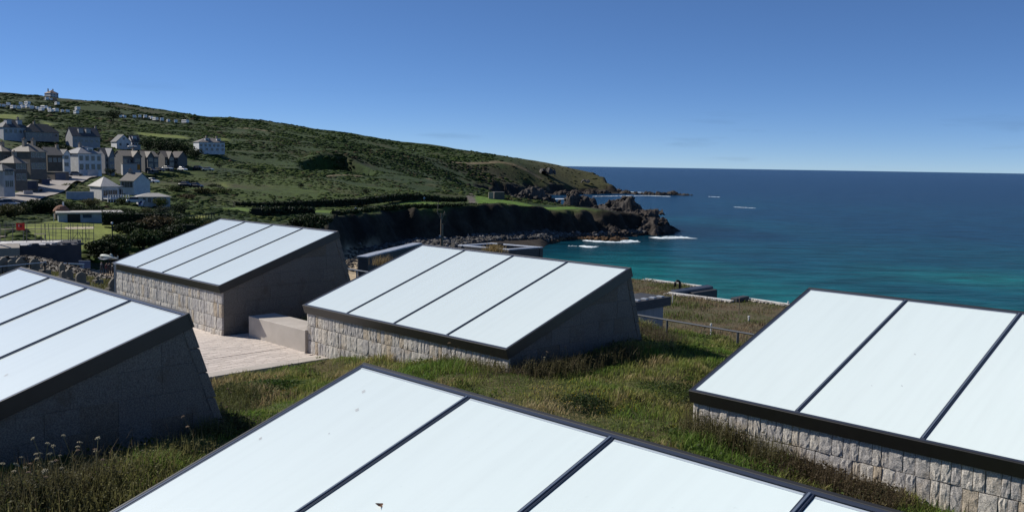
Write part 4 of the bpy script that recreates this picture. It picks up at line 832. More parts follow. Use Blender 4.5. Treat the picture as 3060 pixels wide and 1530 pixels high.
def hedge(pts, h, w, col, label, n_per=60, leaf=.22, name='hedge'):
    """clipped or wild hedge along plan points; leaf faces over a woody core"""
    pts = [np.asarray(p) for p in pts]; p0 = pts[0]; t = empty(name, p0, 0, label, 'hedge'); core = MB(); P = []
    for a_, b_ in zip(pts[:-1], pts[1:]):
        d = b_ - a_; ln = np.hypot(*d[:2]); u_ = d / ln; n_ = np.array([-u_[1], u_[0], 0]) * w / 2; a2 = a_ - p0; b2 = b_ - p0
        core.hexa([a2 - n_ * .8, b2 - n_ * .8, b2 + n_ * .8, a2 + n_ * .8], [a2 - n_ * .6 + [0, 0, h * .9], b2 - n_ * .6 + [0, 0, h * .9], b2 + n_ * .6 + [0, 0, h * .9], a2 + n_ * .6 + [0, 0, h * .9]])
        k = int(ln * n_per); f = rng.random((k, 1)); th = rng.uniform(0, math.pi, k); e = rng.uniform(.85, 1.08, k); prof = np.stack([np.sign(np.cos(th)) * np.abs(np.cos(th)) ** .5 * w / 2 * e, np.sin(th) ** .5 * h * e], 1)
        low = rng.random(k) < .5; prof[low, 1] *= rng.random(low.sum()); hv = 1 + .10 * np.sin(f[:, 0] * ln * .9 + 3) * (leaf > .2)
        P.append(a2 + f * d + n_[None] / (w / 2) * prof[:, :1] + np.c_[np.zeros((k, 2)), prof[:, 1] * hv])
    core.build('stems', M('hedge_core', (.012, .018, .008), .95) if 'hedge_core' not in bpy.data.materials else bpy.data.materials['hedge_core'], t)
    P = np.concatenate(P); V, F, Cc_ = leaves(P, rng.uniform(.6, 1.3, len(P)) * leaf, np.asarray(col) * rng.uniform(.5, 1.4, (len(P), 1))); link('foliage', npmesh('foliage', V, F, m_leaf, Cc_), t); return t
DK = (.022, .036, .012); MD = (.042, .062, .018); OL = (.075, .075, .026); BR = (.085, .066, .032); LG_ = (.07, .095, .022)

# coast rocks
m_rock = attr_mat('shore_rock', .9, nscale=.9, namt=.5, bump=.6, spec=.25)
def boulders():
    n = 9000; sx = rng.uniform(1040, 1960, n); k = rng.random(n) ** 1.0
    edge = np.interp(sx, [1040, 1200, 1300, 1417, 1510, 1604, 1666, 1735, 1800, 1861, 1960], [249, 283, 290, 303, 318, 328, 332, 340, 348, 360, 378]); off = rng.uniform(5, 26, n) * np.interp(sx, [1040, 1300, 1700, 1960], [.7, 1, .9, .55]); r = edge - off
    X = np.array([PX(a, b) for a, b in zip(sx, r)]); z, s = land(X); ok = (z > -.6) & (z < 3.0) & (s < -6.6); X = X[ok]; z = z[ok]; n = len(X)
    sz = rng.uniform(.3, .75, n) * (1 + .5 * (rng.random(n) < .12)); c = np.where((rng.random(n) < .3)[:, None], np.array([.13, .127, .122]), np.array([.070, .066, .062])); low = z < .5; c[low] = np.array([.085, .058, .034])
    V, F, Cc_ = rocks(np.c_[X, z + sz * .15], sz, c, 0, (.6, .95)); tag(link('boulder_beach', npmesh('boulder_beach', V, F, m_rock, Cc_)), 'grey boulders heaped along the foot of the dark cliff', 'boulders', kind='stuff')
    # sand with scattered stones seen left of the slate parapet
    n = 260; X = np.array([PX(a, b) for a, b in zip(rng.uniform(1010, 1120, n), rng.uniform(205, 250, n))]); z, s = land(X); ok = s < -5; V, F, Cc_ = rocks(np.c_[X[ok], z[ok]], rng.uniform(.2, .7, ok.sum()), (.10, .085, .07), 0); tag(link('beach_stones', npmesh('beach_stones', V, F, m_rock, Cc_)), 'dark stones scattered on the sand beyond the farthest rooflight', 'stones', kind='stuff')
def outcrop(label, items, col, seed, sub=2, name='rock_outcrop'):
    """one rocky mass: a craggy jointed surface with some loose blocks; items (sx, range, radius, base height, steepness)"""
    global rng; keep = rng; rng = np.random.default_rng(seed); parts = []
    C_ = np.array([[*PX(sx, r), R_, zc, fl] for sx, r, R_, zc, fl in items]); lo = (C_[:, :2] - C_[:, 2:3] * 1.2).min(0); hi = (C_[:, :2] + C_[:, 2:3] * 1.2).max(0); st = max(.45, float(np.max(hi - lo)) / 260)
    gx = np.arange(lo[0], hi[0], st); gy = np.arange(lo[1], hi[1], st); A, B = np.meshgrid(gx, gy, indexing='ij'); X = np.stack([A.ravel(), B.ravel()], 1) + rng.uniform(-.3, .3, (A.size, 2)) * st
    wx = X + 1.2 * np.stack([fbm(X[:, 0], X[:, 1], 6, 3, 1), fbm(X[:, 0], X[:, 1], 6, 3, 4)], 1)
    env = np.full(len(X), -9.)
    for x, y, R_, zc, fl in C_: d = np.hypot(wx[:, 0] - x, wx[:, 1] - y) / R_; env = np.maximum(env, zc - .25 * R_ + (fl * .8 + .25) * R_ * np.clip(1 - d ** 2.2, -2, 1))
    rot = X @ np.array([[.8, -.6], [.6, .8]]); sc_ = float(np.mean(C_[:, 2])) / 6
    cell = np.abs(fbm(rot[:, 0], rot[:, 1] * 2.2, 3.4 * sc_, 4, 3)); blocky = np.round(fbm(rot[:, 0], rot[:, 1] * 1.8, 4.5 * sc_, 3, 6) * 2.2) / 2.2
    z = env + min(sc_, 1.) * (.55 * blocky - .75 * np.exp(-cell * 6) + .28 * fbm(X[:, 0], X[:, 1], 1.1, 2, 7)) * np.clip((env + 3) / 4, .25, 1)
    q_ = .45 * sc_ + .15; z = z * .45 + .55 * np.round(z / q_) * q_
    I = np.arange(len(X)).reshape(A.shape); F4 = np.stack([I[:-1, :-1], I[1:, :-1], I[1:, 1:], I[:-1, 1:]], -1).reshape(-1, 4); g = -1.2 if C_[:, 3].min() < 3 else C_[:, 3].min() - .3 * C_[:, 2].max() - 1
    F4 = F4[(env[F4] > g).any(1)]; F = np.concatenate([F4[:, :3], F4[:, [0, 2, 3]]]); us, inv = np.unique(F, return_inverse=True); V = np.c_[X, z][us]; F = inv.reshape(F.shape)
    cc = np.asarray(col)[None] * (1 + .30 * fbm(V[:, 0], V[:, 1], 3, 3, 2)[:, None]) * np.where(V[:, 2:3] < .7, .6, 1); cc = np.clip(cc, .004, 1); parts.append((V, F, cc))
    for x, y, R_, zc, fl in C_:
        m_ = 9; a = rng.uniform(0, 6.28, m_); d = np.sqrt(rng.uniform(.05, .9, m_)) * R_; Y = np.stack([x + d * np.cos(a), y + d * np.sin(a)], 1); P = np.c_[Y, zc + fl * R_ * (1 - (d / R_) ** 2) * .9]; parts.append(rocks(P - [0, 0, .08 * R_], rng.uniform(.10, .20, m_) * R_, col, 1, (.45, .8), .45, .35))
    V, F, Cc_ = join(parts); rng = keep; o = link(name, npmesh(name, V, F, m_rock, Cc_)); tag(o, label, 'rocks'); return o
RK = (.060, .053, .047)
build_scrub(); boulders()
outcrop('large dark rock mound beyond the green headland lawn', [(1570, 430, 6.5, 10, .75), (1600, 432, 7.5, 10.5, .9), (1632, 434, 6, 9, .6), (1548, 425, 4, 10, .5)], RK, 1)
outcrop('split rock stack behind the right end of the headland lawn', [(1712, 432, 5, 9, 1.0), (1745, 432, 6, 8.5, .8), (1700, 430, 3, 10, 1.3)], RK, 2)
outcrop('rugged rock ridge rising to a pinnacle at the tip of the headland', [(1800, 395, 6, 6.5, .6), (1840, 392, 7, 7, .8), (1872, 392, 7.5, 7, 1.05), (1905, 392, 7, 5, .95), (1878, 394, 2.2, 11.5, .7), (1770, 390, 5, 7, .4), (1932, 388, 6, 3.2, .8)], RK, 3)
outcrop('low broad rocks sloping into the sea at the headland tip', [(1925, 380, 7, 4.2, .7), (1905, 376, 7, 4, .7), (1885, 366, 6, 2.4, .6), (1915, 366, 7, 2.6, .65), (1950, 368, 7, 2.6, .7), (1968, 370, 6.5, 2.0, .7), (1985, 369, 4, .6, .5), (1850, 355, 5, 1.8, .5), (1870, 348, 4, .9, .4), (1820, 345, 5, 1.6, .4), (1960, 360, 4.5, .7, .5)], (.055, .045, .038), 4)
outcrop('brown weed-covered skerry awash in front of the headland cliff', [(1770, 327, 2.6, .3, .35), (1800, 326, 2.8, .3, .35), (1835, 327, 2.8, .3, .35), (1860, 328, 2.4, .2, .35), (1740, 328, 2.2, .3, .3), (1872, 331, 1.8, .2, .4)], (.10, .058, .028), 5)
outcrop('dark reef stretching out to sea beyond the far point', [(1840, 905, 9, .6, .5), (1870, 900, 8, .2, .45), (1900, 890, 7, .0, .4), (1935, 885, 8, .1, .4), (1975, 880, 8, .0, .35), (2010, 890, 9, .2, .4), (2050, 885, 7, -.1, .3), (1800, 885, 9, .8, .4), (1760, 870, 9, .8, .4), (1715, 850, 9, .8, .4), (1680, 830, 9, .8, .4)], (.055, .046, .038), 6)
outcrop('grey boulders on the skyline of the far point', [(1620, 872, 3, 22, .5), (1638, 874, 3, 22, .9), (1650, 876, 2.5, 21, .6)], (.09, .085, .078), 7)
outcrop('small rock above the dry turf near the end of the far point', [(1752, 895, 2.6, 12, .5), (1742, 895, 2, 12.5, .4)], (.09, .085, .078), 8)
outcrop('lone dark rock in the gap of sea behind the headland lawn', [(1670, 440, 2.5, 7.2, .8)], RK, 9)
# foam
m_foam = M('sea_foam', (.80, .84, .86), .8, (.55, .66, .70), 1.2, 6)
def foam(name, label, pts, wid, seed):
    r = np.random.default_rng(seed); n = len(pts); P = np.array([PX(*p) for p in pts]); seg = np.linalg.norm(np.diff(P, axis=0), axis=1); ln = seg.sum(); m_ = int(max(26, min(170, ln * 3.5))); V = []; F = []
    cum = np.r_[0, np.cumsum(seg)]
    for b_ in range(m_):
        f = r.random() * ln; X = np.array([np.interp(f, cum, P[:, 0]), np.interp(f, cum, P[:, 1])]); i_ = min(np.searchsorted(cum, f, 'right') - 1, n - 2); d = (P[i_ + 1] - P[i_]) / seg[i_]; nn = np.array([-d[1], d[0]])
        tp = math.sin(math.pi * f / ln) ** .5; X = X + nn * r.normal(0, wid * .28) * tp; a = wid * r.uniform(.12, .55) * (1.8 if wid > 1 else 2.6); c = a * r.uniform(.22, .5); k0 = len(V); z = r.uniform(.02, .14)
        V.append((*X, z + min(.25, .12 * a)))
        for k_ in range(9): th = 2 * math.pi * k_ / 9; q = X + d * a * math.cos(th) * r.uniform(.6, 1.15) + nn * c * math.sin(th) * r.uniform(.6, 1.15); V.append((*q, .01))
        F += [(k0, k0 + 1 + k_, k0 + 1 + (k_ + 1) % 9) for k_ in range(9)]
    tag(link(name, npmesh(name, V, F, m_foam)), label, 'foam', kind='stuff')
foam('wave_foam', 'white foam washing round the brown skerry', [(1755, 322), (1790, 319.5), (1830, 318), (1865, 319), (1885, 322), (1906, 323)], 2.6, 1)
foam('wave_foam', 'second line of foam curling off the skerry end', [(1860, 324), (1875, 327), (1895, 326), (1904, 324)], 2.2, 2)
foam('wave_foam', 'white breaker at the foot of the headland tip', [(1960, 345), (1985, 343), (2010, 344), (2035, 346), (2062, 346)], 3.4, 3)
foam('wave_foam', 'thin white foam streak right of the headland tip', [(1990, 349), (2015, 350.5), (2040, 350), (2060, 349)], 2.0, 4)
foam('wave_foam', 'small white breaker in the near bay', [(1747, 299), (1757, 298), (1766, 296.5), (1773, 297)], 3.0, 5)
foam('wave_foam', 'thin foam line in the near bay', [(1700, 299.5), (1730, 299.3), (1755, 299), (1790, 299.8)], .45, 6)
foam('wave_foam', 'white surf line beyond the far reef', [(1850, 985), (1890, 960), (1920, 950)], 3, 7)
foam('wave_foam', 'surf along the near side of the far reef', [(1770, 800), (1820, 815), (1870, 830), (1940, 850), (2000, 840)], 2.5, 8)
foam('wave_foam', 'foam patch in the gap behind the headland lawn', [(1660, 720), (1680, 725), (1697, 722)], 5, 9)
foam('wave_foam', 'distant whitecap right of the reef', [(2118, 860), (2135, 856), (2150, 852)], 1.0, 10); foam('wave_foam', 'white streak off the end of the reef', [(2192, 640), (2225, 636), (2258, 632)], 1.1, 11)
# hedges that run across the hill foot and along the cliff top
def hl(*c): return [on(*p) for p in c]
hedge(hl((700, 268), (760, 270), (840, 274), (920, 279), (1000, 284), (1080, 290), (1130, 300), (1200, 316), (1260, 330), (1310, 345)), 2.2, 2.6, DK, 'long dark hedge along the foot of the hill above the coast path', 34, .42)
hedge(hl((1310, 352), (1350, 358), (1390, 366)), 1.8, 2.5, MD, 'scrubby hedge end beside the footpath on the headland', 34, .42)
hedge(hl((1003, 251), (1070, 266), (1131, 281), (1220, 289), (1300, 295), (1417, 307), (1510, 322)), 1.0, 3.0, MD, 'low bramble fringe along the lip of the dark cliff', 30, .45)
hedge(hl((765, 229), (840, 240), (930, 247)), 2.0, 4.0, DK, 'dark bramble bank above the shore left of the cliff', 50, .42)

# ================================================================== TOWN
def fp(yaw): c, s_ = math.cos(yaw), math.sin(yaw); return lambda x, y: (x * c - y * s_, x * s_ + y * c)
wm = {}
def wmat(c, n='render_wall'):
    if c not in wm: wm[c] = M(n, c, .9, tuple(x * .82 for x in c), 1.2, 5)
    return wm[c]
rmats = {}
def rmat(c):
    if c not in rmats: rmats[c] = M('roof_slates', c, .75, tuple(x * .7 for x in c), 2.5, 6, stretch=(1, 1, 3), bump=.3, bscale=6)
    return rmats[c]
_wcache = {}
def win_mesh(w, h):
    k = (round(w, 2), round(h, 2))
    if k not in _wcache:
        fr = MB(); t_ = .09
        fr.box(-w / 2, w / 2, -.05, .03, 0, t_); fr.box(-w / 2, w / 2, -.05, .03, h - t_, h); fr.box(-w / 2, -w / 2 + t_, -.05, .03, t_, h - t_); fr.box(w / 2 - t_, w / 2, -.05, .03, t_, h - t_); fr.box(-.03, .03, -.045, .03, t_, h - t_)
        _wcache[k] = (fr.mesh('window', M('window_frame', (.36, .36, .36), .6) if 'window_frame' not in bpy.data.materials else bpy.data.materials['window_frame']), MB().box(-w / 2 + t_ * .8, w / 2 - t_ * .8, -.012, .02, t_ * .8, h - t_ * .8).mesh('pane', m_glassd))
    return _wcache[k]
def add_windows(t, side, rows, W_, D_, sill):
    """rows: list of (z, [x...], w, h) on side f(ront, -y) / r(ight, +x) / l(eft)"""
    for z, xs, w, h in rows:
        for x in xs:
            fm, pm = win_mesh(w, h); o = link('window', fm, t); p = link('pane', pm, o)
            if side == 'f': o.location = (x, -D_ / 2, z)
            elif side == 'r': o.location = (W_ / 2, x, z); o.rotation_euler = (0, 0, math.pi / 2)
            else: o.location = (-W_ / 2, x, z); o.rotation_euler = (0, 0, -math.pi / 2)
def house(label, sx, sy, r, wpx, epx, rpx, yaw=0., depth=8., kind='hip', wall=(.62, .60, .56), roof=(.10, .09, .085), fr=(), rt=(), lf_=(), chim=((.3, .0),), name='house', cat='house', hang=.35, ridge=None, dormer=None, extra=None, foot=1.6):
    """base centre at photo pixel (sx, sy); width, eaves and ridge heights in photo pixels at range r"""
    p = W(sx, sy, r); k = r / FPX; W_, e, h = wpx * k, epx * k, rpx * k; sn, cs_ = abs(math.sin(yaw)), math.cos(yaw)
    depth = min(depth, .55 * W_ / max(sn, .05)); W_ = max((W_ - depth * sn) / cs_, .4 * W_)
    def fit_(rows): return [(z, [x * min(1, (W_ - w - .6) / max(1e-3, 2 * max(abs(v) for v in xs))) if len(xs) > 1 else x for x in xs], w, hh) for z, xs, w, hh in rows]
    fr = fit_(fr)
    rt = [(z, [x * min(1, (depth - w - .6) / max(1e-3, 2 * max(abs(v) for v in xs))) if len(xs) > 1 else 0 for x in xs], w, hh) for z, xs, w, hh in rt]
    fwd = math.atan2(p[0], p[1]); t = empty(name, p, -fwd + yaw, label, cat); t.location[1] += 0
    CLEAR.append((p[0], p[1], max(W_, depth) * .62))
    D_ = depth; b = MB(); b.box(-W_ / 2, W_ / 2, -D_ / 2, D_ / 2, -foot, e)
    if kind == 'gx': b.prism([(-D_ / 2, e), (D_ / 2, e), (0, h - .12)], 0, -W_ / 2, W_ / 2)            # ridge along x
    if kind == 'gy': b.prism([(-W_ / 2, e), (W_ / 2, e), (0, h - .12)], 1, -D_ / 2, D_ / 2)            # gable faces viewer
    b.build('wall', wmat(wall), t)
    o = hang; R_ = MB()
    if kind == 'hip':
        rl = ridge if ridge is not None else max(0., W_ / 2 - D_ / 2 * .8); a = [(-W_ / 2 - o, -D_ / 2 - o, e - .05), (W_ / 2 + o, -D_ / 2 - o, e - .05), (W_ / 2 + o, D_ / 2 + o, e - .05), (-W_ / 2 - o, D_ / 2 + o, e - .05)]; c = (-rl, 0, h); d = (rl + .01, 0, h)
        R_.v = a + [(x, y, z + .12) for x, y, z in a] + [c, d]; R_.f = [(3, 2, 1, 0), (0, 1, 5, 4), (1, 2, 6, 5), (2, 3, 7, 6), (3, 0, 4, 7), (4, 5, 9, 8), (6, 7, 8, 9), (5, 6, 9), (7, 4, 8)]
    elif kind == 'gx':
        sl_ = (h - e) / (D_ / 2); pts = [(-D_ / 2 - o, e - o * sl_), (0, h), (D_ / 2 + o, e - o * sl_), (D_ / 2 + o, e - o * sl_ + .15), (0, h + .15), (-D_ / 2 - o, e - o * sl_ + .15)]; R_.prism(pts, 0, -W_ / 2 - o * .6, W_ / 2 + o * .6)
    elif kind == 'gy':
        sl_ = (h - e) / (W_ / 2); pts = [(-W_ / 2 - o, e - o * sl_), (0, h), (W_ / 2 + o, e - o * sl_), (W_ / 2 + o, e - o * sl_ + .15), (0, h + .15), (-W_ / 2 - o, e - o * sl_ + .15)]; R_.prism(pts, 1, -D_ / 2 - o * .6, D_ / 2 + o * .6)
    elif kind == 'flat': R_.box(-W_ / 2 - o, W_ / 2 + o, -D_ / 2 - o, D_ / 2 + o, e, h)
    ro = R_.build('roof', rmat(roof), t)
    for cx, cy in chim:
        m_ = MB(); m_.box(-.35, .35, -.45, .45, -1.2, 1.3); m_.box(-.42, .42, -.52, .52, 1.3, 1.42); ch = m_.build('chimney', wmat((.30, .26, .22), 'chimney_stone'), ro); ch.location = (cx * W_, cy * D_, h - .5 if abs(cy) < .2 else (h + e) / 2 - .2)
        MB().tube([(0, 0, 1.42), (0, 0, 1.75)], .14, 7).build('chimney_pot', wmat((.36, .18, .10), 'clay_pot'), ro, loc=ch.location)
    if dormer:
        for dx in dormer:
            q = MB(); q.box(-.9, .9, -D_ * .36, -.2, e + .2, h - .35); dm = q.build('dormer', wmat(wall), ro); dm.location = (dx * W_, 0, 0); MB().box(-1.05, 1.05, -D_ * .36 - .15, 0, h - .349, h - .23).build('dormer_roof', rmat(roof), ro, loc=(dx * W_, 0, 0)); fm, pm = win_mesh(1.3, .95); o_ = link('window', fm, ro, (dx * W_, -D_ * .36, e + .55))
            o2 = link('pane', pm, ro, (dx * W_, -D_ * .36, e + .55))
    add_windows(t, 'f', fr, W_, D_, 0); add_windows(t, 'r', rt, W_, D_, 0); add_windows(t, 'l', lf_, W_, D_, 0)
    if extra: extra(t, W_, D_, e, h)
    return t
WH = (.66, .66, .66); CR = (.48, .45, .40); GS = (.15, .132, .115); BRN = (.12, .10, .08); SLT = (.085, .088, .095); PALE = (.40, .385, .36); BRR = (.17, .14, .115)
def rw(z, n, W_, w=1., h=1.4, m=.8): return (z, list(np.linspace(-W_ / 2 + m + w / 2, W_ / 2 - m - w / 2, n)), w, h)
def wing(xf, wf, proj=1.6, drop=.4, gap=None, col=None, rc=None):
    def f(t, W_, D_, e, h):
        w = wf * W_; x = xf * W_; hh = e + (h - e) * .92; b = MB(); b.box(x - w / 2, x + w / 2, -D_ / 2 - proj, -D_ / 2 + .5, -3, e - .05); b.prism([(x - w / 2, e - .05), (x + w / 2, e - .05), (x, hh - .1)], 1, -D_ / 2 - proj, 0); b.build('gable_wing', wmat(col or GS), t)
        sl_ = (hh - e) / (w / 2); o = .3; MB().prism([(x - w / 2 - o, e - o * sl_), (x, hh), (x + w / 2 + o, e - o * sl_), (x + w / 2 + o, e - o * sl_ + .16), (x, hh + .16), (x - w / 2 - o, e - o * sl_ + .16)], 1, -D_ / 2 - proj - .3, .3).build('gable_roof', rmat(rc or (.17, .15, .13)), t)
        for z_ in (.5, 2.5):
            if z_ + 1.2 < e: fm, pm = win_mesh(1.5, 1.2); o_ = link('window', fm, t, (x, -D_ / 2 - proj, z_)); link('pane', pm, o_)
    return f
k = 250 / FPX
house('tall grey stone house with hipped roof and red ridge at the far left', 86, 516, 258, 84, 54, 78, .55, 9, 'hip', GS, (.20, .18, .155), [rw(3.7, 3, 8, 1.1, 1.5), rw(.9, 3, 8, 1.1, 1.5)], [rw(3.7, 2, 8, 1.1, 1.5)], chim=((-.2, 0), (.35, 0)))
house('stone house with pale hipped roof at the left edge above the street', 42, 548, 238, 62, 52, 72, .6, 8.5, 'hip', GS, (.23, .20, .17), [rw(3.2, 2, 5.4, 1.1, 1.5), rw(.7, 2, 5.4, 1.1, 1.5)], [rw(3.2, 2, 7, .9, 1.6), rw(.7, 2, 7, .9, 1.6)], chim=((.1, 0),))
house('white-fronted terraced house cut off by the left edge of the street', 8, 566, 230, 56, 48, 66, .6, 7, 'hip', (.42, .42, .43), SLT, [rw(3., 2, 5, 1., 1.5), rw(.5, 2, 5, 1., 1.5)], [rw(3, 2, 5, .9, 1.5)], chim=())
house('stone house with light roof at the left edge behind the terrace', 5, 500, 262, 60, 40, 56, .55, 8, 'hip', GS, (.25, .22, .18), [rw(1.5, 2, 5)], chim=((.1, 0),))
house('small brown stone cottage with tan roof left of the big white house', 152, 497, 300, 56, 30, 49, .35, 6.5, 'gx', BRN, (.25, .215, .175), [rw(1.2, 3, 6, .9, 1.2)], [rw(1.2, 1, 4)], chim=((.45, 0),))
house('white gabled wing with round-topped window left of the big white house', 190, 503, 325, 34, 38, 49, .5, 6, 'gy', WH, SLT, [rw(2.8, 1, 3.5, 1.4, 1.2), rw(.6, 1, 3.5, 1.4, 1.2)], chim=())
house('big white two-storey house with pale hipped roof end above the street', 248, 512, 330, 92, 47, 67, .5, 9, 'hip', WH, (.30, .30, .31), [rw(3.4, 4, 9, 1.2, 1.6), rw(.5, 4, 9, 1.3, 1.9)], [rw(3.4, 1, 4, .8, 1.2)], chim=((-.1, 0),), dormer=(.12,))
house('dark gabled semi behind the big white house', 312, 505, 345, 44, 38, 56, .45, 8, 'gx', (.24, .24, .26), SLT, [rw(2.4, 2, 5, 1.2, 1.3), rw(.3, 2, 5, 1.2, 1.5)], chim=(), extra=wing(.1, .62, 1.5, col=(.24, .24, .26), rc=(.30, .30, .31)))
house('grey semi-detached house with tan roof above the garage with an orange door', 378, 506, 352, 66, 36, 50, .4, 8, 'gx', (.17, .165, .16), (.23, .20, .165), [rw(2.2, 3, 7.5, 1.2, 1.3), rw(.3, 3, 7.5, 1.2, 1.5)], chim=((.45, 0),), extra=wing(.28, .45, 1.5, col=(.17, .165, .16), rc=(.23, .20, .165)))
house('grey house with brown roof in the middle of the row', 440, 503, 362, 58, 32, 46, .4, 8, 'gx', (.15, .148, .148), (.19, .17, .145), [rw(2.2, 2, 6.5, 1.3, 1.2), rw(.3, 3, 6.5, 1., 1.4)], chim=(), extra=wing(-.2, .45, 1.5, col=(.15, .148, .148), rc=(.19, .17, .145)))
house('dark slate-roofed house near the end of the row', 492, 500, 372, 44, 28, 44, .4, 8, 'gx', (.13, .122, .115), (.14, .122, .108), [rw(1.2, 2, 4.5, 1.2, 1.3)], chim=(), extra=wing(.15, .55, 1.3, col=(.13, .122, .115), rc=(.16, .14, .125)))
house('last house of the row with a gable towards the hill path', 534, 499, 378, 46, 26, 42, -.5, 7, 'gx', (.14, .13, .12), (.15, .13, .112), [rw(1.0, 2, 4.5, 1.2, 1.3)], chim=())
house('white gabled house on the slope above the row', 362, 440, 450, 50, 15, 33, .3, 8, 'gy', WH, SLT, [rw(.5, 2, 5.5, .9, 1.2), (3.2, [0], .9, 1.)], chim=())
house('low white wing with slate roof right of the gabled house on the slope', 400, 438, 455, 34, 13, 30, .3, 7, 'gx', (.5, .5, .52), SLT, [rw(.5, 3, 5, .8, 1.1)], chim=(), dormer=(-.1,))
house('large white villa with hipped roofs standing alone on the hillside', 625, 452, 480, 84, 24, 37, .25, 11, 'hip', (.60, .61, .63), (.20, .18, .165), [rw(2.1, 6, 13, 1.2, 1.2), rw(.2, 5, 13, 1.2, 1.2)], [rw(2.1, 3, 9, 1.2, 1.2)], chim=((.3, 0), (-.1, 0)), dormer=(-.15, .3))
house('white and slate house at the upper left edge', 34, 412, 430, 74, 26, 48, .35, 9, 'hip', (.42, .43, .46), SLT, [rw(1.8, 5, 10, 1.2, 1.5)], chim=((.3, 0),), dormer=(-.2, .25))
house('long bungalow with brown tiled roof in the upper left', 118, 412, 430, 92, 14, 36, .3, 8, 'hip', (.30, .29, .28), (.15, .125, .10), [rw(.5, 6, 13, 1.2, 1.1)], chim=((-.15, 0),))
house('slate-roofed house with wide dormer above the street in the upper left', 248, 432, 425, 84, 22, 44, .3, 9, 'gx', (.34, .34, .35), SLT, [rw(.7, 5, 11, 1.2, 1.3)], chim=((.48, 0),), dormer=(-.15, .12))
house('lone house with hipped tiled roof on the skyline', 154, 295, 930, 33, 13, 22, .5, 10, 'hip', (.55, .52, .50), (.26, .19, .15), [rw(2.6, 3, 9, 1.2, 1.2), rw(.4, 3, 9, 1.2, 1.2)], chim=((-.4, 0), (.2, 0)))
house('dark cottage below the skyline house', 150, 310, 900, 36, 6, 14, .3, 7, 'gx', (.14, .12, .11), (.09, .08, .075), [rw(.4, 2, 8)], chim=())
def villa(t, W_, D_, e, h):
    MB().box(-W_ * .45, W_ * .8, -D_ / 2 - 3.2, -D_ / 2 - .05, -.2, -.02).build('balcony', m_white, t); MB().box(-W_ * .45, W_ * .8, -D_ / 2 - 3.2, -D_ / 2 - 3.1, .75, .85).build('balcony_rail', m_white, t)
    for x in np.linspace(-W_ * .44, W_ * .79, 9): MB().box(x - .08, x + .08, -D_ / 2 - 3.18, -D_ / 2 - 3.02, -3.4, .75).build('balcony_post', m_white, t)
    MB().box(W_ * .1, W_ * .75, -D_ / 2 + .4, D_ / 2 - .5, 0, e - .05).build('side_wing', wmat((.40, .41, .42)), t); MB().box(W_ * .05, W_ * .8, -D_ / 2 + .1, D_ / 2 - .3, e - .049, e + .2).build('wing_roof', rmat(PALE), t)
    for x in (.58, .66): fm, pm = win_mesh(1., 1.5); o = link('window', fm, t, (W_ * x, -D_ / 2 + .4, .5)); link('pane', pm, o)
house('pale villa with bright pyramid roof and long balcony below the street', 312, 590, 238, 72, 30, 56, .35, 7.5, 'hip', (.50, .50, .50), (.50, .48, .45), [rw(.4, 3, 5.8, 1.2, 1.5)], chim=(), extra=villa, ridge=.05, foot=4)
house('white house with long tan roof behind the pyramid-roofed villa', 405, 566, 258, 76, 24, 44, -.55, 8, 'gx', (.58, .59, .60), (.19, .175, .155), [rw(.5, 4, 6.5, .9, 1.5)], chim=((-.35, 0),))
house('small pale-roofed bungalow behind the round green bush', 458, 607, 226, 88, 18, 28, .1, 5.5, 'hip', (.48, .47, .45), (.40, .385, .35), [rw(.25, 5, 6.6, .7, 1.15)], chim=())
def club(t, W_, D_, e, h):
    MB().box(-W_ * .36, -W_ * .16, -D_ / 2 - .04, -D_ / 2 + .1, .05, 2.0).build('veranda_opening', m_black, t); MB().box(-W_ / 2 - .8, -W_ / 2 - .7, -D_ / 2 - .1, -D_ / 2, 0, e).build('veranda_post', m_white, t)
    MB().box(-W_ * .12, W_ * .02, -D_ / 2 - .03, -D_ / 2 + .05, 1.1, 1.75).build('notice_board', wmat((.05, .08, .12), 'board'), t)
house('long flat-roofed pale blue clubhouse behind the bowling green', 268, 666, 187, 158, 27, 31, .05, 6, 'flat', (.34, .40, .46), (.46, .44, .40), [(1.2, [3.2], .8, .8)], chim=(), extra=club, name='clubhouse', cat='clubhouse', foot=1)
# round stone hut with conical red tiled cap
p = W(184, 648, 190); t = empty('round_hut', p, 0, 'small round stone hut with a red tiled cap beside the clubhouse', 'hut'); mb = MB(); mb.tube([(0, 0, -2), (0, 0, 1.1)], 1.25, 12); mb.build('wall', wmat((.22, .18, .14)), t)
mb = MB(); pr = [(1.45, 1.05), (1.25, 1.5), (.8, 1.95), (.3, 2.15), (.02, 2.2)]; n_ = 14
for i, (r_, z_) in enumerate(pr): mb.v += [(r_ * math.cos(2 * math.pi * j / n_), r_ * math.sin(2 * math.pi * j / n_), z_) for j in range(n_)]
for i in range(len(pr) - 1): mb.f += [(i * n_ + j, i * n_ + (j + 1) % n_, (i + 1) * n_ + (j + 1) % n_, (i + 1) * n_ + j) for j in range(n_)]
mb.build('roof', wmat((.26, .13, .08), 'red_tile'), t); MB().tube([(.35, 0, 1.9), (.35, 0, 2.75)], .17, 8).build('chimney', m_white, t)
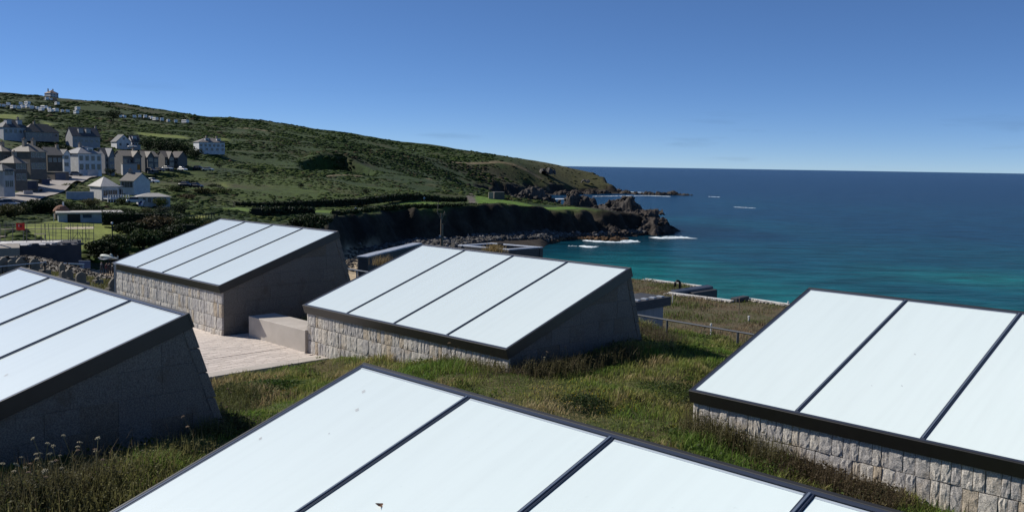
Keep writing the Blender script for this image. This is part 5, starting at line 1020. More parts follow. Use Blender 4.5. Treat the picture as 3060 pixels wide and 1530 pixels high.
# garages and walls by the street
def block(label, sx, sy, r, wpx, hpx, d, yaw, col, cat, name, roofc=None, door=None, bits=()):
    p = W(sx, sy, r); k = r / FPX; t = empty(name, p, -math.atan2(p[0], p[1]) + yaw, label, cat); W_, h = wpx * k, hpx * k; CLEAR.append((p[0], p[1], max(W_, d) * .6))
    MB().box(-W_ / 2, W_ / 2, -d / 2, d / 2, -2, h).build('wall', wmat(col), t)
    if roofc: MB().box(-W_ / 2 - .15, W_ / 2 + .15, -d / 2 - .15, d / 2 + .15, h, h + .18).build('roof', rmat(roofc), t)
    if door: MB().box(door[0] * W_ - door[1] / 2, door[0] * W_ + door[1] / 2, -d / 2 - .03, -d / 2 + .05, 0, door[2]).build('door', wmat(door[3], 'door'), t)
    return t
block('white flat-roofed garage with a bright orange door in front of the row', 390, 508, 346, 44, 16, 4, .15, (.42, .42, .43), 'garage', 'garage', (.34, .33, .31), (.42, .95, 1.9, (.42, .17, .03)))
block('brown stone garage on the far side of the street', 170, 540, 290, 40, 22, 5, .55, (.17, .14, .12), 'garage', 'garage', (.22, .20, .17), (-.1, 3, 2.2, (.12, .13, .16)))
block('dark garage with pale flat roof beside the shaded cars', 80, 564, 250, 36, 20, 4, .6, (.11, .10, .09), 'garage', 'garage', (.36, .33, .29), (0, 2.4, 2., (.05, .06, .09)))
block('dark garage with narrow pale roof next to the street corner', 122, 556, 264, 24, 18, 4, .6, (.10, .10, .12), 'garage', 'garage', (.36, .34, .32), (0, 2, 1.9, (.06, .07, .12)))
block('tall pale retaining wall below the street', 240, 606, 232, 68, 30, .6, .05, (.40, .42, .46), 'wall', 'retaining_wall')
block('low white garden wall at the street corner', 278, 520, 322, 26, 12, .4, .1, (.48, .48, .48), 'wall', 'garden_wall')
block('short pale wall end by the parked cars', 84, 580, 242, 22, 9, .5, .3, (.40, .40, .42), 'wall', 'garden_wall')
block('low stone hut with a flat roof at the back of the headland lawn', 1490, 590, 398, 30, 15, 4, .2, (.11, .105, .095), 'hut', 'stone_hut', (.16, .155, .145)); block('pale stone wall end beside the hut on the headland', 1467, 592, 396, 14, 17, 1.2, .1, (.30, .27, .22), 'wall', 'stone_wall')
# street surface
def ribbon(name, P, w, lift, mat, kind='structure'):
    n = len(P); t_ = np.linspace(0, n - 1, n * 8); X = np.stack([np.interp(t_, range(n), P[:, i]) for i in (0, 1)], 1); d = np.gradient(X, axis=0); d /= np.linalg.norm(d, axis=1)[:, None]; nn = np.stack([-d[:, 1], d[:, 0]], 1)
    V = []; cols = 7
    for j in range(cols): Y = X + nn * (w * (j / (cols - 1) - .5)); V.append(np.c_[Y, land(Y)[0] + lift])
    zc = V[3][:, 2]; V = [np.c_[v[:, :2], np.maximum(v[:, 2], zc - .2) * .3 + zc * .7 + .12] for v in V]; m_ = len(X); F = [(j * m_ + i, j * m_ + i + 1, (j + 1) * m_ + i + 1, (j + 1) * m_ + i) for j in range(cols - 1) for i in range(m_ - 1)]
    tag(link(name, npmesh(name, np.concatenate(V), F, mat, None, True)), kind=kind)
ribbon('street', STREET, 9.0, .10, M('worn_asphalt', (.30, .27, .245), .9, (.38, .345, .31), .6, 6))
# ---- cars
def car_parts():
    body = MB(); pr = [(-2.05, .28), (-2.08, .62), (-1.95, .82), (-1.2, .92), (1.0, .95), (1.9, .80), (2.08, .60), (2.05, .28)]; body.prism(pr, 1, -.86, .86)
    cab = MB(); b_ = [(-1.55, -.80, .90), (1.15, -.80, .93), (1.15, .80, .93), (-1.55, .80, .90)]; t_ = [(-1.15, -.62, 1.42), (.45, -.62, 1.44), (.45, .62, 1.44), (-1.15, .62, 1.42)]; cab.hexa(b_, t_)
    roof = MB().hexa([(-1.2, -.64, 1.40), (.5, -.64, 1.42), (.5, .64, 1.42), (-1.2, .64, 1.40)], [(-1.1, -.58, 1.47), (.4, -.58, 1.49), (.4, .58, 1.49), (-1.1, .58, 1.47)])
    wh = MB().tube([(0, -.1, 0), (0, .1, 0)], .31, 12)
    return body, cab, roof, wh
_b, _cb, _rf, _wh = car_parts(); cabm = _cb.mesh('cabin_glass', m_glassd, .03); whm = _wh.mesh('wheel', m_black); lampm = MB().box(-.04, .04, -.18, .18, -.08, .08).mesh('headlight', M('lamp_lens', (.7, .7, .68), .2))
carm = {}
def car(label, sx, sy, r, yaw, col, van=False):
    p = W(sx, sy, r); 
    if col not in carm:
        m_ = M('car_paint', col, .28, spec=.6); carm[col] = (_b.mesh('body', m_, .08), _rf.mesh('roof', m_, .02))
    t = empty('parked_car' if not van else 'parked_van', p, yaw, label, 'car' if not van else 'van', 'parked vehicles'); link('body', carm[col][0], t); link('cabin_glass', cabm, t); link('roof', carm[col][1], t)
    for x, y in ((-1.3, -.82), (-1.3, .82), (1.3, -.82), (1.3, .82)): link('wheel', whm, t, (x, y, .31))
    for y in (-.6, .6): link('headlight', lampm, t, (2.06, y, .62))
    if van: t.scale = (1.12, 1.05, 1.35)
for a in (('white van at the left end of the street', 26, 622, 222, .5, (.62, .64, .64), True), ('dark car beside the white van at the left end of the street', 52, 620, 224, .5, (.03, .035, .05)), ('pale grey car at the very left edge below the street', 3, 618, 221, .5, (.30, .32, .36)),
          ('silver blue car in the shade beside the dark garage', 104, 572, 250, .6, (.10, .12, .18)), ('blue car parked at the bend of the street', 142, 553, 270, .9, (.05, .06, .11)), ('dark car parked along the wall up the street', 190, 536, 298, .9, (.04, .045, .07)), ('grey car at the top of the street by the white house', 226, 527, 315, .6, (.12, .13, .15)),
          ('silver car parked at the left of the hillside car park', 500, 508, 362, -.4, (.55, .57, .58)), ('grey car parked behind the hedge below the row', 452, 514, 350, -.3, (.16, .17, .19)), ('dark car parked below the row of houses', 475, 514, 350, -.3, (.04, .045, .05)), ('white car parked in the middle of the hillside car park', 545, 511, 362, -.6, (.72, .73, .73)), ('pale green car at the right end of the hillside car park', 622, 511, 366, -.2, (.46, .50, .46)), ('dark car behind the pale green one', 592, 507, 372, -.2, (.05, .055, .06)),
          ('white car parked behind the long tan-roofed house', 455, 548, 280, -.4, (.66, .67, .68)), ('dark blue car on the drive right of the tan-roofed house', 555, 558, 285, -.3, (.035, .04, .06)), ('black car at the end of the drive near the bright lawn', 586, 562, 284, -.3, (.025, .028, .04)), ('white car in front of the white gabled house on the slope', 396, 443, 440, -.3, (.70, .71, .72)), ('blue-white car behind the clipped clubhouse hedge', 408, 608, 224, .1, (.5, .53, .56))): car(*a)
# ---- caravans on the hill
cbm = MB().prism([(-3.2, .45), (3.2, .45), (3.3, 1.4), (3.0, 2.55), (-3.0, 2.55), (-3.3, 1.4)], 1, -1.1, 1.1).mesh('body', M('caravan_shell', (.74, .74, .73), .4), .08); cwm = MB().box(-.7, .7, -1.12, -1.09, 1.4, 2.0).mesh('window', m_glassd); cun = MB().box(-2.4, 2.4, -.9, .9, .1, .45).mesh('chassis', m_black)
CV = [(7, 320), (22, 322), (36, 320), (50, 327), (67, 330), (78, 327), (92, 327), (106, 329), (120, 331), (133, 334), (141, 328), (156, 330), (161, 337), (175, 337), (195, 338), (211, 339), (240, 333), (236, 344), (150, 299), (160, 299), (180, 316), (73, 316), (92, 315), (5, 302), (367, 355), (376, 354), (408, 354), (424, 355), (440, 354), (456, 358), (470, 361), (489, 364), (508, 367), (530, 369), (558, 370)]
CV.sort()
for i, (sx, sy) in enumerate(CV):
    r = 760; q = on(sx, r)
    for _ in range(25):               # walk along the column until the ground shows at that pixel
        d = ray(sx, sy); zz = H + d[2] * r / math.hypot(d[0], d[1]); q = on(sx, r); r += (zz - q[2]) * -4 if False else ((q[2] < zz) * 6 - (q[2] > zz) * 6) * .98 ** _
        r = min(max(r, 600), 935)
    t = empty('caravan', q + np.array([0, 0, .1]), random.uniform(-1.25, -.6), (ORD[i] + ' white caravan from the left in the hilltop field at the upper left' if sx < 300 else ORD[i - 24] + ' white caravan from the left in the row on the middle of the hill'), 'caravan', ('caravans in the hilltop field' if sx < 300 else 'caravans strung along the hill')); link('body', cbm, t); link('chassis', cun, t)
    for x in (-1.8, 0, 1.8): link('window', cwm, t, (x, 0, 0))
    CLEAR.append((q[0], q[1], 5))
    s_ = random.uniform(.85, 1.15); t.scale = (s_, s_, s_)
# ---- trees and shrubs among the houses
for a in ((108, 652, 203, 72, 42, DK, 'big dark tree on the near side of the street', 1600), (25, 662, 190, 70, 36, OL, 'brownish shrubby tree at the left edge below the street', 1200), (140, 640, 212, 50, 22, MD, 'dark bushy tree below the bend of the street', 1000), (190, 614, 220, 56, 14, MD, 'ragged tree above the round hut', 1000), (155, 612, 222, 50, 12, OL, 'sunlit shrub along the wall of the street', 800), (222, 575, 240, 40, 22, LG_, 'bright green bush above the pale retaining wall', 700),
          (120, 470, 320, 44, 32, LG_, 'yellow-green tree behind the tall stone houses', 900), (150, 450, 350, 60, 26, DK, 'dark tree clump above the brown cottage', 900), (200, 445, 360, 50, 24, MD, 'tree above the big white house', 800), (285, 448, 380, 40, 18, DK, 'dark shrub below the dormer house', 600), (445, 445, 440, 52, 36, DK, 'leftmost tree of the dark clump above the row', 900), (480, 448, 430, 60, 40, DK, 'second dark tree of the clump above the row', 1000), (520, 446, 440, 56, 38, DK, 'third dark tree of the clump above the row', 1000), (556, 450, 440, 50, 34, MD, 'fourth tree of the clump above the row', 900), (585, 462, 430, 44, 28, DK, 'rightmost dark tree of the clump beside the white villa', 900),
          (152, 640, 205, 64, 40, DK, 'dark bush right of the big street tree', 1100), (196, 628, 210, 60, 30, MD, 'dark green bush under the bend of the street left of the pale wall', 1000), (236, 630, 207, 54, 24, DK, 'dark bush under the middle of the pale retaining wall', 900), (62, 656, 200, 60, 34, DK, 'dark bush between the street tree and the left edge', 1000), (290, 628, 208, 50, 22, DK, 'dark bush under the pyramid-roofed villa', 900), (355, 630, 206, 50, 20, MD, 'green bush right below the villa balcony', 800),
          (112, 438, 385, 60, 26, DK, 'dark tree behind the tan-roofed stone houses', 900), (178, 440, 390, 60, 22, DK, 'dark tree between the bungalow and the white gabled wing', 900), (232, 447, 382, 54, 18, DK, 'dark shrub mass right above the big white house', 800), (300, 440, 400, 44, 18, MD, 'shrub left of the white gabled house', 700), (125, 500, 292, 34, 20, MD, 'garden bush beside the brown cottage', 600), (170, 512, 300, 44, 20, DK, 'dark garden bush in front of the brown cottage', 700), (330, 512, 338, 30, 14, DK, 'small dark garden bush before the gabled semi', 500), (205, 560, 262, 36, 14, LG_, 'light green garden bush right of the street', 500),
          (340, 362, 620, 44, 26, DK, 'dark tree group in the middle of the hill left of the caravans', 700), (478, 610, 222, 40, 26, LG_, 'round green bush in front of the pale-roofed bungalow', 900), (365, 606, 226, 36, 18, MD, 'bush between the villa and the bungalow', 600), (270, 612, 222, 50, 20, OL, 'hedge-like shrub under the pale retaining wall', 700), (330, 632, 205, 44, 18, BR, 'rounded tan shrub behind the clubhouse hedge', 800), (385, 640, 202, 40, 24, DK, 'dark shrub beside the flag', 700), (440, 640, 202, 40, 26, OL, 'olive shrub right of the flag', 700), (485, 642, 204, 50, 30, (.05, .062, .04), 'grey-green bush behind the end of the clipped hedge', 900), (540, 636, 215, 50, 24, DK, 'dark shrub left of the upper bowling green', 800),
          (530, 560, 285, 50, 18, MD, 'shrub on the bank below the hillside car park', 700), (640, 548, 300, 46, 14, MD, 'shrub above the bright lawn on the slope', 600), (560, 540, 300, 60, 16, DK, 'dark scrub bush below the parked cars', 700), (660, 585, 290, 50, 18, LG_, 'light green bush on the lower slope', 700), (610, 590, 285, 60, 20, OL, 'olive bush on the lower slope', 700), (560, 598, 270, 50, 18, BR, 'brownish bush on the lower slope left of the green patch', 600), (760, 535, 380, 26, 16, DK, 'lone dark bush on the open slope', 500), (900, 596, 330, 22, 12, DK, 'small dark bush low on the open slope', 400), (1093, 600, 330, 30, 13, DK, 'dark bush on the slope above the coast hedge', 500), (655, 530, 395, 30, 12, DK, 'dark bush on the slope below the white villa', 400),
          (520, 735, 148, 120, 52, DK, 'dark wild bush on the bank behind the farthest rooflight', 2200), (430, 745, 140, 110, 50, MD, 'green wild bush on the bank below the lower bowling green', 2200), (345, 765, 134, 110, 50, MD, 'wild bush left of the farthest rooflight', 2200), (470, 700, 152, 100, 44, BR, 'brownish wild bush on the bank below the clipped hedge', 1800), (300, 772, 132, 80, 44, DK, 'dark wild bush behind the pale model aeroplane', 1600), (570, 690, 150, 80, 34, MD, 'wild bush below the fence of the upper green', 1400), (610, 690, 165, 70, 26, OL, 'olive wild bush beyond the top corner of the farthest rooflight', 1200), (390, 705, 150, 90, 34, DK, 'dark wild bush at the near edge of the lower bowling green', 1600), (930, 690, 185, 120, 40, DK, 'dark thicket right of the farthest rooflight', 1800)):
    sx, sy, r, wpx, hpx, col, lab, n = a; p = W(sx, sy, r); k = r / FPX; g_ = ground(p[0], p[1])
    if 180 < r and abs(g_ - p[2]) < 6: p[2] = g_
    tree(p, wpx * k, hpx * k * 1.1, col, lab, 'tree' if 'tree' in lab else 'bush', 'tree' if 'tree' in lab else 'bush', int(n * 1.9), leaf=max(.13, wpx * k * .036), trunk=.12 if 'tree' not in lab else .2, squash=1.0)
hedge([W(305, 672, 176), W(380, 673, 176), W(460, 674, 176), W(528, 676, 177)], 2.3, 3.0, (.020, .036, .012), 'tall clipped dark hedge beside the clubhouse', 260, .16)
hedge([W(528, 676, 177), W(548, 694, 160), W(565, 712, 146)], 2.2, 3.0, (.020, .034, .012), 'dark hedge running down from the clipped hedge', 180, .2)
hedge(hl((632, 300), (652, 298), (668, 295)), 1.6, 1.5, (.02, .034, .012), 'small clipped hedge on the bright lawn', 50, .2)

# ================================================================== LOWER LEFT: BUILDING SITE, CEMETERY, POSTS
def beam(mb, a, b, r=.03, seg=6): return mb.tube([tuple(a), tuple(b)], r, seg)
m_tube = M('scaffold_tube', (.10, .10, .10), .5, (.16, .15, .14), 3); m_board = M('scaffold_board', (.55, .46, .33), .85, (.42, .34, .24), 3, stretch=(.4, 4, 4))
RS_ = 128; sc0 = W(140, 722, RS_); t = empty('scaffolding', sc0, 0, 'tube scaffolding with pale boards around the roofless building', 'scaffolding'); L0 = lambda p: np.asarray(p) - sc0
zs = lambda sy: float(W(140, sy, RS_)[2])
for i, sx in enumerate((2, 15, 38, 70, 80, 105, 123, 135, 158, 167, 183, 204, 211, 218, 232, 247, 256, 266, 280)):
    r = RS_ + (2.2 if i % 2 else 0); a = W(sx, 724, r); b = W(sx, 668 + (i % 3), r); beam(MB(), L0(a), L0(b), .035).build('standard', m_tube, t)
for sy, x0, x1, r in ((669, 8, 190, RS_ + .1), (675, 8, 280, RS_ + 2.3), (684, 0, 200, RS_ - .1), (691, 0, 105, RS_ + .1), (695, 140, 280, RS_ - .1), (705, 8, 40, RS_), (714, 205, 285, RS_ + 2.3), (671, 190, 278, RS_ + .2)): beam(MB(), L0(W(x0, sy, r)), L0(W(x1, sy + (2 if x0 == 140 else 0), r)), .03).build('ledger', m_tube, t)
for x0, x1 in ((215, 232), (247, 236), (130, 136), (262, 256)): beam(MB(), L0(W(x0, 718, RS_)), L0(W(x1, 696, RS_)), .03).build('brace', m_tube, t)
def plank(x0, x1, sy, r0, r1, n=4):
    for k_ in range(n):
        ra_ = r0 + (r1 - r0) * k_ / n; rb_ = r0 + (r1 - r0) * (k_ + .9) / n; z_ = zs(sy); q = [W(x0, sy, ra_), W(x1, sy, ra_), W(x1, sy, rb_), W(x0, sy, rb_)]; q = [np.array([p[0], p[1], z_]) - sc0 for p in q]; MB().hexa([p for p in q], [p + np.array([0, 0, .05]) for p in q]).build('board', m_board, t)
plank(195, 281, 686.5, RS_ - .2, RS_ + 3.6, 6); plank(0, 195, 685, RS_ + .3, RS_ + .9, 2); plank(102, 137, 699, RS_ - .6, RS_ + .3, 2); plank(0, 16, 704, RS_ - .6, RS_ + .3, 2)
for (x, y) in ((141, 706), (152, 708)): beam(MB(), L0(W(x - 3, 722, RS_ - .4)), L0(W(x - 8, 668, RS_ - .1)), .035).build('ladder_rail', m_tube, t)
o = MB().box(-.52, .52, -.03, .03, 0, .86).build('red_sign', M('red_sign', (.60, .035, .02), .6, (.52, .03, .02), 2)); o.location = W(61.5, 688, RS_ - .8); tag(o, 'square red site sign hung on the scaffolding', 'sign')
for (x0, x1, z0, z1, c) in ((-.20, -.14, .42, .68, m_white), (-.05, .0, .38, .64, m_black), (.0, .2, .38, .44, m_black), (.06, .16, .5, .66, m_black)): MB().box(x0, x1, -.042, -.031, z0, z1).build('lettering', c, o)
# roofless building with a pale slab
RB = 124; rb0 = W(140, 776, RB); t = empty('roofless_building', rb0, 0, 'low dark roofless building with a pale broken floor slab on top', 'building'); LB = lambda p: np.asarray(p) - rb0
m_dwall = M('dark_render', (.050, .052, .062), .9, (.075, .075, .085), .8, 5); zt_ = W(140, 733, RB)[2]
q = [W(35, 733, RB), W(243, 735, RB), W(243, 735, RB + 8), W(35, 733, RB + 8)]; q = [np.array([p[0], p[1], zt_]) - rb0 for p in q]; MB().hexa([p - np.array([0, 0, 4]) for p in q], q).build('wall', m_dwall, t)
q2 = [W(-40, 731, RB + .5), W(150, 730, RB + .5), W(190, 726, RB + 6), W(-40, 724, RB + 7)]; q2 = [np.array([p[0], p[1], zt_ + .05]) - rb0 for p in q2]; MB().hexa([p - np.array([0, 0, .25]) for p in q2], q2).build('floor_slab', M('pale_screed', (.52, .51, .50), .9, (.62, .61, .60), .8), t)
for i in range(26):
    f = random.random(); c = q[0] * (1 - f) + q[1] * f + np.array([0, random.uniform(.1, .5), random.uniform(0, .12)]); w_ = random.uniform(.12, .4); MB().hexa([c + np.array(v) * w_ for v in ((-1, -.5, -.3), (1, -.4, -.3), (.9, .5, -.3), (-.8, .6, -.3))], [c + np.array(v) * w_ for v in ((-.8, -.4, .4), (.7, -.3, .5), (.8, .4, .35), (-.7, .5, .45))]).build('broken_block', random.choice((m_dwall, m_mortar, wmat((.34, .33, .32)))), t)
q3 = [W(-30, 778, RB - 6), W(60, 776, RB - 6), W(60, 776, RB), W(-30, 778, RB)]; z3_ = W(0, 742, RB - 6)[2]; q3 = [np.array([p[0], p[1], z3_]) - rb0 for p in q3]; MB().hexa([p - np.array([0, 0, 3]) for p in q3], q3).build('low_annexe', m_mortar, t)
for (a, b) in (((0, 731.5, RB - 6), (33, 741, RB - 6)), ((120, 737, RB - .2), (146, 739, RB - .2))): beam(MB(), LB(W(*a)), LB(W(*b)), .06).build('loose_pole', m_lead if a[0] == 0 else m_wood, t)
# van-height dark vehicles in the yard are hidden; blue board
p = W(253, 802, 110); t = empty('blue_board', p, .1, 'blue-grey board standing behind the cemetery wall', 'board'); k = 110 / FPX; MB().box(-15 * k, 15 * k, -.04, .04, 0, 20 * k).build('panel', wmat((.12, .16, .26), 'blue_panel'), t); MB().box(-15 * k, 15 * k, -.05, .05, 20 * k, 20 * k + .05).build('top_rail', m_lead, t)
for x in (-13, 13): MB().box(x * k - .04, x * k + .04, .05, .12, -2, 18 * k).build('post', m_wood, t)
# yard surface
tag(MB().prism([tuple(PX(*c)) for c in ((210, 100), (380, 100), (380, 132), (210, 132))], 2, -.3, 0).build('yard', M('sandy_yard', (.33, .26, .18), .95, (.26, .20, .14), .7), None, loc=(0, 0, W(300, 814, 122)[2])), kind='structure')
# pale model aeroplane on a dark stand
RP = 121; p = W(325, 784, RP); t = empty('model_aeroplane', p, -.35, 'pale rounded aeroplane-like model on a dark stand behind the cemetery wall', 'model'); k = RP / FPX
prof = [(-1.25, .02), (-1.2, .16), (-1.0, .26), (-.6, .32), (-.1, .30), (.4, .24), (.9, .16), (1.3, .09), (1.45, .03)]; mb = MB(); n_ = 10
for x, r_ in prof: mb.v += [(x, r_ * math.cos(2 * math.pi * j / n_), .62 + r_ * .95 * math.sin(2 * math.pi * j / n_) - .09 * x) for j in range(n_)]
for i in range(len(prof) - 1): mb.f += [(i * n_ + j, i * n_ + (j + 1) % n_, (i + 1) * n_ + (j + 1) % n_, (i + 1) * n_ + j) for j in range(n_)]
mb.f += [tuple(range(n_ - 1, -1, -1)), tuple(range((len(prof) - 1) * n_, len(prof) * n_))]; m_pl = M('pale_grey_green', (.50, .54, .48), .5, (.42, .46, .42), 2); mb.build('fuselage', m_pl, t, smooth=True)
MB().hexa([(.15, -.12, .82), (.6, -.12, .76), (.6, .12, .76), (.15, .12, .82)], [(.28, -.08, 1.08), (.48, -.08, 1.05), (.48, .08, 1.05), (.28, .08, 1.08)]).build('canopy', m_pl, t, .03); MB().hexa([(1.15, -.03, .5), (1.45, -.03, .48), (1.45, .03, .48), (1.15, .03, .5)], [(1.32, -.02, .85), (1.5, -.02, .82), (1.5, .02, .82), (1.32, .02, .85)]).build('tail_fin', m_pl, t); MB().hexa([(-.5, -1.0, .42), (.2, -1.0, .40), (.3, 1.0, .40), (-.4, 1.0, .42)], [(-.5, -1.0, .46), (.2, -1.0, .44), (.3, 1.0, .44), (-.4, 1.0, .46)]).build('wing', m_lead, t); MB().box(-1.6, -1.1, -.08, .08, .42, .52).build('nose_float', m_white, t)
for x, y in ((-.4, -.3), (-.4, .3), (.5, -.3), (.5, .3)): MB().box(x - .05, x + .05, y - .05, y + .05, -1.3, .42).build('stand_leg', m_black, t)
# ---- people
def person(p, yaw, h, top, legs, label, stride=.12):
    s_ = h / 1.75; J = {'pel': (0, 0, .95), 'chest': (0, .02, 1.32), 'neck': (0, .02, 1.50), 'head': (0, .0, 1.62), 'crown': (0, 0, 1.72), 'kl': (-.10, -.04 - stride, .50), 'al': (-.11, stride * .4 - .02, .08), 'tl': (-.12, -.14 + stride * .4, .03), 'kr': (.10, -.02 + stride * .5, .50), 'ar': (.11, .04 + stride, .08), 'tr': (.12, -.10 + stride, .03), 'hl': (-.1, 0, .90), 'hr': (.1, 0, .90), 'sl': (-.19, .02, 1.42), 'el': (-.25, .04, 1.13), 'wl': (-.24, -.06, .90), 'fl': (-.235, -.09, .80), 'sr': (.19, .02, 1.42), 'er': (.26, .0, 1.13), 'wr': (.25, -.10, .90), 'frr': (.245, -.13, .80)}
    E_ = [('pel', 'chest'), ('chest', 'neck'), ('neck', 'head'), ('head', 'crown'), ('pel', 'hl'), ('hl', 'kl'), ('kl', 'al'), ('al', 'tl'), ('pel', 'hr'), ('hr', 'kr'), ('kr', 'ar'), ('ar', 'tr'), ('chest', 'sl'), ('sl', 'el'), ('el', 'wl'), ('wl', 'fl'), ('chest', 'sr'), ('sr', 'er'), ('er', 'wr'), ('wr', 'frr')]
    Rd = {'pel': .14, 'chest': .16, 'neck': .055, 'head': .10, 'crown': .07, 'kl': .065, 'al': .045, 'tl': .04, 'kr': .065, 'ar': .045, 'tr': .04, 'hl': .10, 'hr': .10, 'sl': .075, 'el': .05, 'wl': .035, 'fl': .03, 'sr': .075, 'er': .05, 'wr': .035, 'frr': .03}
    ks = list(J); me = bpy.data.meshes.new('person'); me.from_pydata([tuple(c * s_ for c in J[k_]) for k_ in ks], [(ks.index(a), ks.index(b)) for a, b in E_], [])
    m_ = bpy.data.materials.new('clothes'); m_.use_nodes = True; n = m_.node_tree.nodes; L = m_.node_tree.links; tc = n.new('ShaderNodeTexCoord'); sx_ = n.new('ShaderNodeSeparateXYZ'); L.new(tc.outputs['Object'], sx_.inputs[0]); mr = n.new('ShaderNodeMath'); mr.operation = 'DIVIDE'; mr.inputs[1].default_value = h; L.new(sx_.outputs[2], mr.inputs[0]); cr = n.new('ShaderNodeValToRGB'); cr.color_ramp.interpolation = 'CONSTANT'; e = cr.color_ramp.elements
    e[0].position = 0; e[0].color = (.02, .02, .02, 1); e[1].position = .05; e[1].color = (*legs, 1)
    for ps, c in ((.52, top), (.86, (.40, .25, .18)), (.955, (.05, .03, .02))): x = e.new(ps); x.color = (*c, 1)
    L.new(mr.outputs[0], cr.inputs[0]); L.new(cr.outputs[0], n['Principled BSDF'].inputs[0]); me.materials.append(m_)
    o = link('person', me); o.location = p; o.rotation_euler = (0, 0, yaw); sk = o.modifiers.new('skin', 'SKIN'); 
    for i, k_ in enumerate(ks): me.skin_vertices[0].data[i].radius = (Rd[k_] * s_, Rd[k_] * s_); me.skin_vertices[0].data[i].use_root = k_ == 'pel'
    sb = o.modifiers.new('sub', 'SUBSURF'); sb.levels = 1; sb.render_levels = 1; tag(o, label, 'person'); return o
zy = W(300, 814, 122)[2]
def yp(sx, r): q_ = PX(sx, r); return (q_[0], q_[1], zy)
person(yp(322, 117), .4, 1.7, (.025, .02, .025), (.02, .02, .025), 'person in dark clothes standing under the pale aeroplane model'); person(yp(331, 116), 2.2, 1.68, (.03, .02, .025), (.02, .018, .02), 'person in black with legs apart right of the dark group'); person(yp(298, 119), -.5, 1.65, (.03, .035, .05), (.025, .03, .04), 'person in dark blue at the left of the group by the aeroplane model'); person(yp(314, 118), 1.2, 1.6, (.08, .02, .03), (.02, .02, .025), 'person in dark red among the group by the aeroplane model')
q = on(1063, 262); person(q, .6, 1.75, (.65, .65, .65), (.1, .1, .12), 'tiny walker in a white top on the coast path'); q = on(1268, 318); person(q, 0, 1.75, (.10, .25, .45), (.05, .05, .06), 'tiny walker in blue near the hedge on the coast path')
# ---- cemetery wall and headstones
WALL = [(-60, 771, 66), (20, 768, 66), (85, 766, 66), (125, 772, 64), (160, 783, 61), (200, 793, 58), (245, 806, 56), (290, 819, 54), (350, 836, 52)]
wp = [W(*c) for c in WALL]; t = empty('cemetery_wall', wp[2] - np.array([0, 0, 1.2]), 0, 'rough stone cemetery wall running down behind the headstones', 'wall'); o0 = np.array(t.location); core = MB(); P_ = []
for a, b in zip(wp[:-1], wp[1:]):
    d = b - a; ln = np.hypot(*d[:2]); nn = np.array([-d[1], d[0], 0]) / ln * .22; dz = np.array([0, 0, 1.9]); core.hexa([a - nn - dz - o0, b - nn - dz - o0, b + nn - dz - o0, a + nn - dz - o0], [a - nn * .8 - o0, b - nn * .8 - o0, b + nn * .8 - o0, a + nn * .8 - o0])
    m_ = int(ln * 60); f = rng.random((m_, 1)); P_.append(a + f * d - nn * rng.choice([-1, 1, 1, 1], (m_, 1)) * rng.uniform(.5, 1.05, (m_, 1)) + np.c_[np.zeros((m_, 2)), rng.uniform(-1.1, .05, m_)] - o0); m2 = int(ln * 9); f = rng.random((m2, 1)); P_.append(a + f * d + np.c_[np.zeros((m2, 2)), np.full(m2, .0)] - o0)
core.build('wall_core', m_mortar, t); P_ = np.concatenate(P_); V, F, Cc_ = rocks(P_, rng.uniform(.05, .11, len(P_)), (.11, .092, .074), 0, (.5, .8), .22, .45); tag(link('stonework', npmesh('stonework', V, F, m_rock, Cc_), t), kind='stuff')
m_grave = M('headstone', (.16, .145, .12), .9, (.24, .21, .16), 4, 6, bump=.3, bscale=20)
def headstone(sx, sy, r, wpx, hpx, style, label, yaw=.0):
    p = W(sx, sy, r); k = r / FPX; w, h = wpx * k, hpx * k; t = empty('headstone', p, yaw - math.atan2(p[0], p[1]), label, 'headstone', 'headstones in the cemetery')
    if style == 'round': pts = [(-w / 2, -.6), (w / 2, -.6), (w / 2, h - w / 2)] + [(w / 2 * math.cos(a_), h - w / 2 + w / 2 * math.sin(a_)) for a_ in np.linspace(.25, math.pi - .25, 9)] + [(-w / 2, h - w / 2)]
    elif style == 'point': pts = [(-w / 2, -.6), (w / 2, -.6), (w / 2, h - w * .55), (w * .28, h - w * .22), (0, h), (-w * .28, h - w * .22), (-w / 2, h - w * .55)]
    else: pts = [(-w * .15, -.6), (w * .15, -.6), (w * .15, h * .55), (w / 2, h * .55), (w / 2, h * .78), (w * .15, h * .78), (w * .15, h), (-w * .15, h), (-w * .15, h * .78), (-w / 2, h * .78), (-w / 2, h * .55), (-w * .15, h * .55)]
    MB().prism(pts, 1, -.06, .06).build('slab', m_grave, t, .012); MB().box(-w / 2 - .08, w / 2 + .08, -.16, .16, -.7, .10).build('plinth', m_grave, t)
for a in ((9, 812, 47, 24, 38, 'point', 'pointed headstone at the left edge of the cemetery', .5), (35, 812, 47, 22, 32, 'round', 'low round-topped headstone second from the left edge', .5), (61, 810, 48, 26, 36, 'point', 'broad pointed headstone third from the left edge', .5), (104, 806, 49, 26, 30, 'round', 'round-topped headstone behind the leftmost rooflight corner', .5), (134, 812, 47, 14, 30, 'cross', 'stone cross right of the round-topped headstone', .5), (186, 832, 45, 15, 42, 'point', 'tall narrow headstone beside the cemetery wall', .5), (205, 840, 44, 26, 34, 'point', 'leaning broad headstone below the cemetery wall', .55), (190, 838, 43, 14, 26, 'round', 'small round headstone in front of the narrow one', .5), (242, 850, 42, 28, 34, 'round', 'dark squat headstone in the middle of the cemetery grass', .5), (292, 842, 47, 14, 16, 'cross', 'small cross near the wall in the cemetery grass', .5), (340, 866, 42, 28, 34, 'point', 'headstone half hidden by the farthest rooflight', .5)): headstone(*a)
